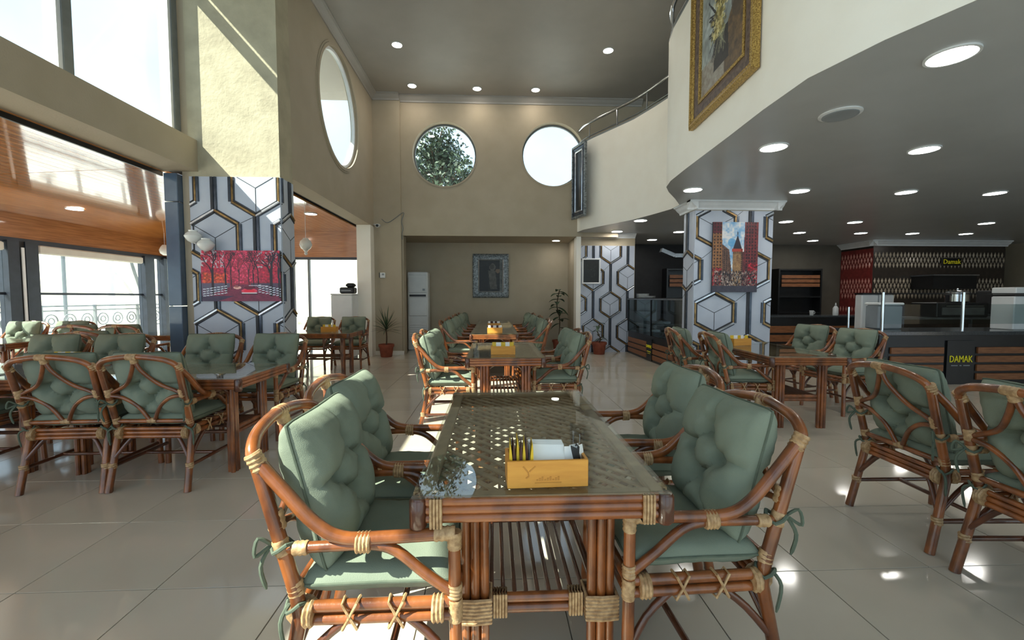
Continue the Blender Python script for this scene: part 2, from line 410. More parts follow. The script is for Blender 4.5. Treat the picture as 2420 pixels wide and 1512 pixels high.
mb = MB(); mb.box(-4.05, -3.76, YN, YP, 5.62, ZC); mb.box(-4.05, -3.84, 5.59, YP, 3.24, 5.62)
struct('wall_left_upper', mb, 'wall', 'beige wall strip framing the high window band', cat='wall')
wn = MB(); wn.box(-3.94, -3.86, YN, 5.53, 3.24, 3.27)
W4 = struct('window_4', wn, 'grey_frame', 'tall window band above the beam with pale sky behind', cat='window')
ys = [-2.15, -1.24, .12, 1.48, 2.84, 4.20, 5.555]
for i, y in enumerate(ys):
    MB().box(-3.95, -3.83, y - .045, y + .045, 3.29, 5.60).build('mullion', 'grey_frame', W4)
    MB().box(-3.955, -3.845, y - .085, y - .045, 3.29, 5.60).build('sash_stile', 'white_frame', W4)
    if i:
        MB().box(-3.905, -3.895, ys[i - 1] + .04, y - .06, 3.28, 5.60).build('pane', 'pane', W4)
        MB().box(-3.94, -3.86, ys[i - 1] + .04, y - .06, 5.25, 5.37).build('transom', 'grey_frame', W4)
        if y < 3: MB().box(-3.885, -3.875, ys[i - 1] + .05, y - .07, 4.72, 5.58).build('added_blind', 'blind', W4)  # unseen blinds, added to keep the high sun off the front table
MB().box(-3.95, -3.84, YN, 5.53, 5.58, 5.62).build('head_rail', 'white_frame', W4)

# blue clad column edge
bc = thing('column_cladding', 'blue-grey panelled strip on the left edge of the pillar', 'cladding', (-3.93, 5.58, 0))
for z0, z1 in ((0, 1.19), (1.2, 2.47), (2.48, 2.82)):
    MB().bbox(-.085, .075, -.05, .33, z0, z1, .006).build('panel', 'blue_panel', bc)

# ---- ceilings
struct('ceiling', MB().box(-4.05, XR, YN, YB + .26, ZC, ZC + .15), 'ceil', 'high grey-white ceiling with small downlights', cat='ceiling')
FAS = [(3.0, YN), (2.98, -.6), (2.86, .7), (2.66, 1.6), (2.45, 2.15), (2.29, 2.5), (2.16, 2.95), (2.165, 3.46), (2.2, 4.0), (2.225, 4.5), (2.25, 5.0), (2.29, 5.55), (2.36, 5.86), (2.5, 6.12), (2.78, 6.55), (3.02, 6.95), (3.03, 7.3), (2.90, 7.75), (2.70, 8.32), (2.39, 8.88), (2.15, 9.3), (2.0, 9.6), (1.93, YB)]
poly = FAS + [(2.0, 10.2), (2.06, 12.2), (XR, 12.2), (XR, YN)]
# triangulate the slab as strips towards the right wall
mb = MB()
for (xa, ya), (xb, yb) in zip(FAS[:-1], FAS[1:]):
    mb.add([(xa, ya, ZL), (XR, ya, ZL), (XR, yb, ZL), (xb, yb, ZL), (xa, ya, ZL + .15), (XR, ya, ZL + .15), (XR, yb, ZL + .15), (xb, yb, ZL + .15)], [(0, 3, 2, 1), (4, 5, 6, 7)])
mb.box(2.0, XR, YB, 12.2, ZL, ZL + .15)
struct('ceiling_lower', mb, 'lowceil', 'low grey ceiling under the balcony with rows of round lights', cat='ceiling')
mb = MB(); mb.strip(FAS, .14, ZL + .002, 4.70, 1)
struct('wall_balcony', mb, 'cream', 'curving cream balcony front', smooth=True, cat='wall')
struct('trim_5', MB().strip(FAS, .17, 4.70, 4.735, 1), 'grey_frame', 'thin grey coping on the balcony front', cat='trim')
# cornices
def cornice(mb, p0, p1, inn, z, s=1.0):
    p0 = Vector(p0); p1 = Vector(p1); i = Vector(inn)
    prof = [(0, 0), (.13 * s, 0), (.13 * s, -.02 * s), (.10 * s, -.035 * s), (.07 * s, -.07 * s), (.03 * s, -.10 * s), (.02 * s, -.13 * s), (0, -.13 * s)]
    n = len(prof); vs = []
    for p in (p0, p1):
        for a, b in prof: vs.append((p.x + i.x * a, p.y + i.y * a, z + b))
    mb.add(vs, [tuple(range(n)), tuple(range(2 * n - 1, n - 1, -1))] + [(k, n + k, n + (k + 1) % n, (k + 1) % n) for k in range(n)])
mb = MB(); cornice(mb, (XW, YB - .09, 0), (-2.06, YB - .09, 0), (0, -1, 0), ZC); cornice(mb, (-2.06, YB, 0), (3.4, YB, 0), (0, -1, 0), ZC); cornice(mb, (XW, 5.6, 0), (XW, YB, 0), (1, 0, 0), ZC)
struct('trim_7', mb, 'ceil', 'white cornice where walls meet the high ceiling', cat='trim')
struct('baseboard_back', MB().box(XW, -2.02, YB - .105, YB - .09, 0, .09), 'cream', 'pale skirting under the far left pilaster', cat='baseboard')

# ---- right: papered wall, kitchen back wall, far walls
struct('wall_right_papered', MB().box(2.05, 3.36, 10.15, 10.35, 0, ZL), 'wall', 'wall beside the niche carrying hexagon paper', cat='wall')
mb = MB(); mb.box(2.05, XR, 12.05, 12.2, 0, ZL); mb.box(3.30, 3.36, 10.35, 12.05, 0, ZL)
struct('wall_kitchen', mb, 'kitchen_wall', 'dim olive-grey wall behind the kitchen', cat='wall')
mb = MB(); mb.box(XR, XR + .15, YN, 12.2, 0, ZC)
struct('wall_right', mb, 'wall', 'far right side wall of the hall', cat='wall')
mb = MB().box(-4.1, XR, YN - .2, YN, 2.62, 3.0).box(-4.1, XR, YN - .2, YN, 5.5, ZC)  # unseen behind the camera; glazing widened and set near to brighten the hall
for x in (-4.1, -.7, 2.7, 6.1, 9.5, 12.9): mb.box(x, x + .3, YN - .2, YN, 0, ZC)
W7 = struct('wall_front', mb, 'wall', 'unseen front wall of the hall, glazed wide between piers for added daylight', cat='wall')
for x in (-3.8, -.4, 3.0, 6.4, 9.8):
    for z0, z1 in ((0, 2.62), (3.0, 5.5)): MB().box(x, x + 3.1, YN - .1, YN - .09, z0, z1).build('pane', 'pane', W7)

# ---- terrace: board ceiling, fascias, glazing
XT, YT = -7.6, 10.4
def tz(x): return 2.845 + (x + 4.08) * (.2 / 3.5)
ct = struct('ceiling_terrace', MB().add([(-7.75, YN, tz(-7.75) + .04), (-4.08, YN, tz(-4.08) + .04), (-4.08, YT + .1, tz(-4.08) + .04), (-7.75, YT + .1, tz(-7.75) + .04), (-7.75, YN, 3.0), (-4.08, YN, 3.0), (-4.08, YT + .1, 3.0), (-7.75, YT + .1, 3.0)],
    [(0, 3, 2, 1), (4, 5, 6, 7), (0, 1, 5, 4), (1, 2, 6, 5), (2, 3, 7, 6), (3, 0, 4, 7)]), 'black_matt', 'glossy varnished board ceiling over the terrace', cat='ceiling')
mb = MB().box(-4.08, XW - .3, 5.95, YT + .1, 2.89, 3.0); mb.build('deck', 'black_matt', ct)
pw = .118
for (x0, x1, y0, y1, flat) in ((-7.6, -4.10, 1.5, 5.42, 0), (-7.6, -4.10, 5.43, YT, 0), (-4.08, XW - .3, 5.97, YT, 1)):
    n = int(round((x1 - x0) / pw)); me = None
    for k in range(n):
        a = x0 + k * pw; b = a + pw - .004; z = (2.845 if flat else tz(a + pw / 2))
        if me is None:
            sl = 0 if flat else .2 / 3.5 * pw
            me = MB().add([(0, y0, 0), (pw - .004, y0, sl), (pw - .004, y1, sl), (0, y1, 0), (0, y0, .03), (pw - .004, y0, .03 + sl), (pw - .004, y1, .03 + sl), (0, y1, .03)],
                          [(0, 3, 2, 1), (4, 5, 6, 7), (0, 1, 5, 4), (1, 2, 6, 5), (2, 3, 7, 6), (3, 0, 4, 7)]).mesh('ceiling_board', 'wood_ceiling')
        put('ceiling_board', me, ct, (a, 0, z))
mb = MB(); mb.box(-7.75, -4.08, YN, 1.5, 2.63, 2.66)
tag(mb.build('ceiling_boards', 'wood_ceiling', ct), kind='stuff')
struct('trim_8', MB().box(-4.10, -4.075, YN, YP, 2.80, 2.862), 'black', 'black edge strip where the terrace boards meet the beam', cat='trim')
struct('wall_terrace_fascia', MB().box(XT - .1, XT, YN, YT, 2.25, 2.66).box(XT - .1, XW - .3, YT, YT + .08, 2.25, 2.90), 'wood_fascia', 'brown board fascia above the terrace glazing', cat='wall')
g = MB().box(XT - .08, XT + .02, YN, YT, 2.17, 2.25)
W5 = struct('window_5', g, 'navy_frame', 'dark framed glazing along the outer side of the terrace', cat='window')
MB().box(XT - .08, XT + .02, YN, YT, 0, .09).build('bottom_rail', 'navy_frame', W5)
yp = [-2.1, 1.5, 4.3]
for y in yp: MB().box(XT - .1, XT + .06, y - .1, y + .1, 0, 2.2).build('post', 'navy_frame', W5)
for y0, y1 in ((7.10, 7.27), (7.36, 7.56), (9.76, 10.02), (10.3, 10.4)): MB().box(XT - .1, XT + .06, y0, y1, 0, 2.2).build('post', 'navy_frame', W5)
MB().box(XT + .06, XT + .075, 7.29, 7.33, .3, 2.1).build('cord', 'white_frame', W5)
MB().box(XT - .1, XT + .04, 7.27, 7.36, 0, 2.2).build('post', 'black_matt', W5)
spans = [(-2.0, 1.4), (1.6, 4.2), (4.4, 7.1), (7.56, 9.76), (10.02, 10.3)]
for y0, y1 in spans:
    MB().box(XT - .035, XT - .027, y0, y1, .09, 2.17).build('pane', 'pane', W5)
    MB().box(XT - .05, XT - .01, y0, y1, 1.345, 1.385).build('mid_rail', 'navy_frame', W5)
    if y1 - y0 > 1: MB().bbox(XT - .02, XT + .05, y0 + .02, y1 - .02, 2.03, 2.17, .02).build('blind_cassette', 'blind', W5)
g = MB().box(XT, XW - .3, YT, YT + .07, 2.19, 2.25)
W6 = struct('window_6', g, 'navy_frame', 'glazing at the far end of the terrace', cat='window')
xs = [-7.6, -6.1, -5.2, -4.33, -3.0]
for i, x in enumerate(xs):
    MB().box(x - .022, x + .022, YT, YT + .07, 0, 2.2).build('mullion', 'grey_frame', W6)
    if i: MB().box(xs[i - 1] + .02, x - .02, YT + .03, YT + .038, .03, 2.19).build('pane', 'pane', W6)

# ---- outside the glazing
struct('ground_outside', MB().box(-60, -7.75, -30, 60, -.35, -.15).box(-7.75, 40, 12.25, 60, -.35, -.15), 'outside_ground', 'pale sunlit paving outside', cat='ground')
struct('wall_outside', MB().box(-32, -31, -20, 50, -.15, 5.5).box(-31, -3, 24, 25, -.15, 3.6), 'outside_wall', 'cream boundary wall outside the terrace', cat='wall')

# ================================================================== LIGHTS THE PLACE HAS
def downlight(x, y, z, r, label, group, m='led'):
    t = thing('ceiling_downlight', label, 'downlight', (x, y, z), 0, group)
    b = MB(); ring(b, 'y', (0, 0), r, r * 1.13, -.012, 0, 28); b.xf(Matrix.Rotation(PI / 2, 4, 'X')); b.v = [(a, c, -abs(d)) for a, c, d in b.v]
    b.build('trim_ring', 'white_plastic', t, True)
    MB().lathe([(r * .98, -.004), (r * 1.0, -.007), (r * 0.9, -.010)], 28).build('diffuser', m, t)
    return t
HI = [(-1.69, 7.98, 'small bright downlight in the high ceiling above the large round window'), (2.1, 7.99, 'small bright downlight in the high ceiling nearest the balcony rail'),
      (-1.70, 9.46, 'small high downlight over the back wall, leftmost of the row of three'), (-.33, 9.53, 'small high downlight over the back wall, middle of the row of three'), (.93, 9.53, 'small high downlight over the back wall, rightmost of the row of three')]
for x, y, l in HI: downlight(x, y, ZC, .085, l, 'high ceiling downlights', 'led_small')
rows = [(2.63, [2.84], 'nearest'), (4.27, [2.80, 4.37], 'second'), (5.97, [2.78, 4.31, 5.87, 7.2], 'third'), (8.36, [2.87, 5.78, 7.19, 9.94], 'fourth'), (9.75, [2.81, 4.24, 7.07, 8.54, 9.79, 11.1], 'fifth'), (11.1, [2.79, 4.12, 8.42, 11.05, 12.2, 13.4], 'farthest')]
ordn = ['leftmost', 'second from left', 'third from left', 'fourth from left', 'fifth from left', 'rightmost']
for y, xs_, rn in rows:
    for k, x in enumerate(xs_):
        wh = 'only one' if len(xs_) == 1 else ('rightmost' if k == len(xs_) - 1 else ordn[k])
        downlight(x, y, ZL, .118, 'round white light in the low ceiling, %s row, %s' % (rn, wh), 'low ceiling downlights')
t = thing('ceiling_speaker', 'round grey speaker grille in the low ceiling', 'speaker', (2.84, 3.49, ZL))
MB().lathe([(.15, 0), (.15, -.008), (.13, -.014)], 28).build('rim', 'white_plastic', t)
MB().lathe([(.126, -.006), (.126, -.018), (.11, -.02)], 28).build('grille', 'grey_plastic', t)
for k, (x, y) in enumerate(((-5.9, 8.6), (-4.75, 9.4), (-3.35, 8.2), (-6.6, 7.2))):
    downlight(x, y, (2.845 if x > -4 else tz(x)), .1, 'flush light in the terrace boards, ' + ['middle of the ceiling', 'near the far end glazing', 'just inside the opening', 'near the outer glazing'][k], 'terrace ceiling lights')

# ================================================================== RATTAN CHAIR
def pillow(a, b, T, tufts, seed=1, n=30, crease=True, square=4):
    rs = np.random.default_rng(seed); ph = rs.uniform(0, 6.28, 8)
    vs = []; idx = {}
    for side in (1, -1):
        for j in range(n + 1):
            for i in range(n + 1):
                u = -1 + 2 * i / n; v = -1 + 2 * j / n
                u = math.sin(u * PI / 2) * .55 + u * .45; v = math.sin(v * PI / 2) * .55 + v * .45
                edge = i in (0, n) or j in (0, n)
                if side == -1 and edge: idx[(side, i, j)] = idx[(1, i, j)]; continue
                x = a * u * (1 - .035 * (1 - v * v)); y = b * v * (1 - .035 * (1 - u * u))
                cr = .035 * (abs(u) * abs(v)) ** 6
                x *= 1 - cr; y *= 1 - cr
                t = T * max(0, (1 - abs(u) ** square) * (1 - abs(v) ** square)) ** .5
                d = 0
                for (p, q) in tufts:
                    r2 = (u - p) ** 2 + (v - q) ** 2
                    d += .75 * math.exp(-r2 / .010) + .34 * math.exp(-r2 / .07) + .13 * math.exp(-r2 / .06) * math.sin(5 * math.atan2(v - q, u - p) + 3 * p + ph[5])
                if crease and tufts:
                    for (p, q), (p2, q2) in CREASE:
                        L2 = (p2 - p) ** 2 + (q2 - q) ** 2; s = max(0, min(1, ((u - p) * (p2 - p) + (v - q) * (q2 - q)) / L2))
                        d2 = (u - p - s * (p2 - p)) ** 2 + (v - q - s * (q2 - q)) ** 2
                        d += .30 * math.exp(-d2 / .0045)
                wr = .05 * math.sin(5 * u + 3 * v + ph[0]) * math.sin(4 * v - 2 * u + ph[1]) + .03 * math.sin(11 * u - 6 * v + ph[2])
                # gathered folds near the border
                e = max(abs(u), abs(v)); wr += .10 * max(0, (e - .72)) / .28 * math.sin(17 * (u + v) + ph[3]) * math.sin(13 * (u - v) + ph[4])
                t *= max(.10, 1 - min(d, .86) + wr)
                idx[(side, i, j)] = len(vs); vs.append((x, y, side * t))
    fs = []
    for side in (1, -1):
        for j in range(n):
            for i in range(n):
                q = [idx[(side, i, j)], idx[(side, i + 1, j)], idx[(side, i + 1, j + 1)], idx[(side, i, j + 1)]]
                fs.append(tuple(q if side == 1 else q[::-1]))
    rim = [vs[idx[(1, i, 0)]] for i in range(0, n, 3)] + [vs[idx[(1, n, j)]] for j in range(0, n, 3)] + [vs[idx[(1, i, n)]] for i in range(n, 0, -3)] + [vs[idx[(1, 0, j)]] for j in range(n, 0, -3)]
    m = MB(); m.v = vs; m.f = fs
    return m, rim
TUF = [(0, .40), (-.42, .0), (.42, .0), (0, -.40)]
CREASE = [((0, .40), (-.42, .0)), ((0, .40), (.42, .0)), ((-.42, .0), (0, -.40)), ((.42, .0), (0, -.40)), ((0, .40), (0, 1)), ((-.42, 0), (-1, .10)), ((.42, 0), (1, .10)), ((0, -.40), (-.5, -1)), ((0, -.40), (.5, -1))]

def make_chair(label, detail=True, seed=1):
    t = thing('rattan_armchair', label, 'chair')
    R = .0185; n = 10 if detail else 8
    def rr(z):  # rear post line: foot, seat, shoulder
        return -.285 + (z / .40) * .085 if z < .40 else -.20 - (z - .40) / .45 * .115
    def rx(z): return .258 - (z / .40) * .013 if z < .40 else .245
    for s in (-1, 1):
        MB().tube([(s * .262, .245, 0), (s * .250, .236, .40), (s * .248, .235, .622)], [.02, R, R], n).build('leg', 'rattan', t, True)
        MB().tube([(s * rx(0), rr(0), 0), (s * rx(.2), rr(.2), .2), (s * .245, -.205, .385), (s * .245, rr(.45), .45), (s * .247, rr(.65), .65), (s * .25, -.315, .855)], [.022, .021, .021, .021, .02, .02], n).build('leg', 'rattan', t, True)
        MB().tube(cat([(s * .25, -.31, .845), (s * .262, -.235, .765), (s * .266, -.15, .67), (s * .262, -.075, .624), (s * .254, .05, .617), (s * .248, .238, .620)], 5), R, n).build('arm', 'rattan', t, True)
        MB().tube(cat([(s * .246, rr(.59), .59), (s * .256, -.10, .598), (s * .254, .0, .598), (s * .252, .07, .575), (s * .25, .15, .505), (s * .25, .228, .445)], 4), .0155, n).build('arm_brace', 'rattan', t, True)
        # back lattice quarter arcs
        ct_, sd_ = (0.0, -.355, .915), (s * .236, rr(.665) - .004, .665)
        MB().tube(cat([ct_, (s * .028, -.335, .83), (s * .10, -.29, .735), (s * .19, -.268, .685), sd_], 4), .0125, n).build('lattice_arc', 'rattan', t, True)
        MB().tube(cat([(s * .236, rr(.655) - .004, .65), (s * .155, -.262, .635), (s * .075, -.245, .575), (s * .02, -.225, .48)], 4), .0125, n).build('lattice_arc', 'rattan', t, True)
        # lower braces
        MB().tube(cat([(s * .11, -.20, .385), (s * .17, -.21, .33), (s * .248, -.245, .215)], 4), .0125, n).build('leg_brace', 'rattan_dark', t, True)
        MB().tube(cat([(s * .248, .10, .375), (s * .252, .18, .30), (s * .256, .238, .19)], 3), .0125, n).build('leg_brace', 'rattan_dark', t, True)
        MB().tube(cat([(s * .247, -.07, .375), (s * .25, -.15, .31), (s * .252, -.24, .205)], 3), .0125, n).build('leg_brace', 'rattan_dark', t, True)
        MB().tube([(s * .254, .24, .165), (s * .254, -.25, .165)], .0125, n).build('stretcher', 'rattan_dark', t, True)
        MB().tube([(s * .247, .232, .415), (s * .245, -.205, .415)], .017, n).tube([(s * .25, .235, .378), (s * .247, -.21, .378)], .0155, n).build('seat_rail', 'rattan', t, True)
    MB().tube([(-.25, .02, .165), (.25, .02, .165)], .012, n).build('stretcher', 'rattan_dark', t, True)
    MB().tube(cat([(-.25, -.315, .84), (-.232, -.33, .874), (-.16, -.348, .905), (0, -.36, .922), (.16, -.348, .905), (.232, -.33, .874), (.25, -.315, .84)], 4), .0185, n).build('back_arch', 'rattan', t, True)
    MB().tube([(-.24, rr(.465), .465), (.24, rr(.465), .465)], .0145, n).build('back_rail', 'rattan', t, True)
    MB().tube([(-.248, .236, .415), (.248, .236, .415)], .017, n).tube([(-.25, .237, .378), (.25, .237, .378)], .0155, n).build('seat_rail', 'rattan', t, True)
    b = MB()
    for z in (.41, .383, .358): b.tube([(-.24, rr(z) - .004, z), (.24, rr(z) - .004, z)], .0135, n)
    b.build('seat_rail', 'rattan', t, True)
    # cane wrapping at the joints
    def wrap(p0, p1, r, k=4):
        q, rs = sleeve(p0, p1, r, k, n); MB().tube(q, rs, n).build('cane_binding', 'cane', t, True)
    for s in (-1, 1):
        wrap((s * .252, -.322, .868), (s * .249, -.298, .82), .0235, 4)
        wrap((s * .249, .236, .575), (s * .249, .236, .625), .0212, 4)
        if detail:
            wrap((s * .249, .238, .620), (s * .25, .178, .619), .0208, 4)
            wrap((s * .258, -.04, .607), (s * .256, .0, .606), .0295, 4)
            wrap((s * .247, rr(.62), .618), (s * .247, rr(.575), .575), .0225, 3)
            wrap((s * .252, -.215, .592), (s * .253, -.175, .594), .02, 3)
            wrap((s * .25, .236, .43), (s * .25, .237, .47), .0215, 4)
            wrap((s * .251, .238, .36), (s * .251, .237, .425), .0215, 5)
            wrap((s * .248, .205, .397), (s * .248, .17, .397), .0375, 3)
            wrap((s * .246, -.165, .397), (s * .246, -.19, .397), .0375, 2)
            for y in (.07, -.06):   # crossed wraps round the double side rail
                x = MB()
                for q in (-1, 1):
                    x.tube([(s * .27, y - q * .02, .36), (s * .272, y, .397), (s * .27, y + q * .02, .434), (s * .235, y + q * .022, .434), (s * .228, y, .397), (s * .232, y - q * .022, .36)], .0045, 5, True)
                x.build('cane_binding', 'cane', t, True)
            wrap((s * .238, rr(.69), .695), (s * .24, rr(.645), .642), .024, 3)
            wrap((s * .254, -.252, .19), (s * .254, -.248, .15), .0238, 3)
            wrap((s * .242, rr(.485), .49), (s * .243, rr(.45), .45), .0232, 3)
    wrap((-.035, -.362, .92), (.03, -.362, .92), .0215, 4)
    if detail:
        wrap((0, -.358, .918), (0, -.345, .88), .022, 3)
        wrap((-.03, rr(.47), .47), (.028, rr(.47), .47), .02, 3)
        for s in (-1, 1): wrap((s * .2, rr(.385) - .006, .385), (s * .235, rr(.385) - .006, .385), .044, 3)
    # cushions
    m, rim = pillow(.243, .226, .050, [], seed, 22, False, 6)
    m.xf(Matrix.Translation((0, .012, .472)))
    c = m.build('seat_cushion', 'fabric', t, True)
    M = Matrix.Translation((0, .012, .472))
    MB().tube([M @ Vector(p) for p in rim], .0045, 6, True).build('piping', 'fabric_edge', c, True)
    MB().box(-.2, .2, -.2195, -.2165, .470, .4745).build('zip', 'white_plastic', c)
    m, rim = pillow(.226, .228, .092, TUF, seed + 3, 40)
    th = math.atan2(.115, .45)
    M = Matrix.Translation((0, -.192, .718)) @ Matrix.Rotation(PI / 2 + th * .95, 4, 'X')
    # local z of the pillow must look forward (+y)
    M = M @ Matrix.Rotation(PI, 4, 'Y')
    m.xf(M)
    c = m.build('back_cushion', 'fabric', t, True)
    MB().tube([M @ Vector(p) for p in rim], .0045, 6, True).build('piping', 'fabric_edge', c, True)
    if detail:
        for s in (-1, 1):
            b = MB(); x, y = s * .245, rr(.58)
            b.tube([(x + .03 * math.cos(a), y + .03 * math.sin(a), .60 + .012 * math.sin(2 * a)) for a in [i * PI / 5 for i in range(10)]], .006, 6, True)
            b.tube(cat([(x, y - .03, .60), (x + s * .02, y - .06, .63), (x + s * .03, y - .065, .585), (x + s * .005, y - .04, .598)], 4), .0055, 6)
            b.tube(cat([(x, y - .035, .60), (x + s * .02, y - .055, .55), (x + s * .012, y - .045, .48)], 4), [.006] * 8 + [.003], 6)
            b.build('tie', 'fabric_edge', t, True)
            b = MB(); y = -.215; z = .425
            b.tube([(x + .028 * math.cos(a), y + .028 * math.sin(a), z + .012 * math.sin(2 * a)) for a in [i * PI / 5 for i in range(10)]], .0055, 6, True)
            b.tube(cat([(x, y - .02, z), (x + s * .035, y - .03, z - .03), (x + s * .03, y - .02, z - .12)], 4), [.006] * 8 + [.003], 6)
            b.build('tie', 'fabric_edge', t, True)
    return t
E_, W_, N_, S_ = -PI / 2, PI / 2, 0.0, PI        # the chair faces +X, -X, +Y, -Y
def d_(a): return math.radians(a)
G1 = 'rattan armchairs with green cushions'
near = [ # x, y, rz, label
 (-.353, 1.467, E_ + d_(1), 'nearest rattan armchair left of the front table, sun falling on its seat'),
 (-.42, 2.0, E_ - d_(1), 'rattan armchair left of the front table, farther of the two on that side'),
 (.65, 1.546, W_ + d_(2), 'nearest rattan armchair right of the front table'),
 (.755, 2.225, W_ - d_(1), 'rattan armchair right of the front table, farther of the two on that side'),
 (2.51, 2.285, E_ - d_(2), 'rattan armchair at the right edge with its whole back to the camera'),
 (2.46, 1.62, E_ - d_(3), 'rattan armchair cut off by the right edge of the picture'),
 (-2.87, 3.21, N_ + d_(2), 'back-turned rattan armchair at the left table, left one of the pair'),
 (-2.30, 3.21, N_ - d_(1), 'back-turned rattan armchair at the left table, right one of the pair'),
 (-.43, 4.42, E_, 'sunlit rattan armchair left of the middle table, the nearer one'),
 (.65, 4.53, W_, 'rattan armchair right of the middle table, the nearer one'),
 (2.62, 4.47, E_ - d_(6), 'rattan armchair left of the table before the papered column, nearer one'),
 (2.50, 5.12, E_ - d_(6), 'rattan armchair left of the table before the papered column, farther one'),
 (4.02, 4.80, W_ + d_(10), 'rattan armchair right of the table before the papered column, nearer one'),
 (4.06, 5.55, W_ + d_(14), 'rattan armchair right of the table before the papered column, farther one'),
 (-2.82, 4.22, S_ + d_(2), 'rattan armchair under the red picture, left one facing the camera'),
 (-2.20, 4.22, S_ - d_(4), 'rattan armchair under the red picture, right one facing the camera'),
]
far = [
 (-.45, 4.96, E_, 'rattan armchair left of the middle table, the farther one'),
 (.66, 5.07, W_, 'rattan armchair right of the middle table, the farther one'),
]
for k, (nm, y0) in enumerate((('third table from the front', 6.72), ('fourth table from the front', 8.14), ('last table in the niche', 9.6))):
    for q in (0, 1):
        far.append((-.50 + .03 * q, y0 + .30 + .62 * q, E_, 'rattan armchair on the left of the %s, %s' % (nm, ('nearer one', 'farther one')[q])))
        far.append((.60 + .03 * q, y0 + .30 + .62 * q, W_ - (d_(10) if (k == 0 and q == 0) else 0), 'rattan armchair on the right of the %s, %s' % (nm, ('nearer one', 'farther one')[q])))
far += [
 (-3.86, 3.32, N_ + d_(4), 'dark rattan armchair cut off by the left edge of the picture'),
 (-4.32, 4.22, S_, 'green-cushioned terrace armchair facing the camera, leftmost behind the back-turned pair'),
 (-3.70, 4.22, S_, 'green-cushioned terrace armchair facing the camera behind the yellow sachet box'),
 (-4.42, 5.2, N_ - d_(8), 'terrace armchair with lattice back seen beside the blue column strip'),
 (-5.05, 6.35, N_, 'terrace armchair with lattice back in front of the dark window post'),
 (-5.62, 6.35, N_, 'terrace armchair with lattice back left of the dark window post'),
 (-6.5, 6.75, S_ + d_(4), 'pale sunlit terrace armchair by the glazing, right one'),
 (-7.18, 6.72, S_ + d_(4), 'pale sunlit terrace armchair by the glazing, left one'),
 (-3.28, 8.08, S_, 'dark armchair beyond the terrace opening, left of the two'),
 (-2.64, 8.08, S_, 'dark armchair beyond the terrace opening, right of the two'),
]
c0 = make_chair(near[0][3], True, 1); c0['group'] = G1
c0.location = (near[0][0], near[0][1], 0); c0.rotation_euler = (0, 0, near[0][2])
f0 = make_chair(far[0][3], False, 5); f0['group'] = G1
f0.location = (far[0][0], far[0][1], 0); f0.rotation_euler = (0, 0, far[0][2])
c1 = make_chair(near[3][3], True, 9); c1['group'] = G1
c1.location = (near[3][0], near[3][1], 0); c1.rotation_euler = (0, 0, near[3][2])
for k, (x, y, rz, l) in enumerate(near):
    if k in (0, 3): continue
    copy_tree(c0 if k % 2 == 0 else c1, (x, y, 0), rz, l, G1)
for x, y, rz, l in far[1:]: copy_tree(f0, (x, y, 0), rz, l, G1)

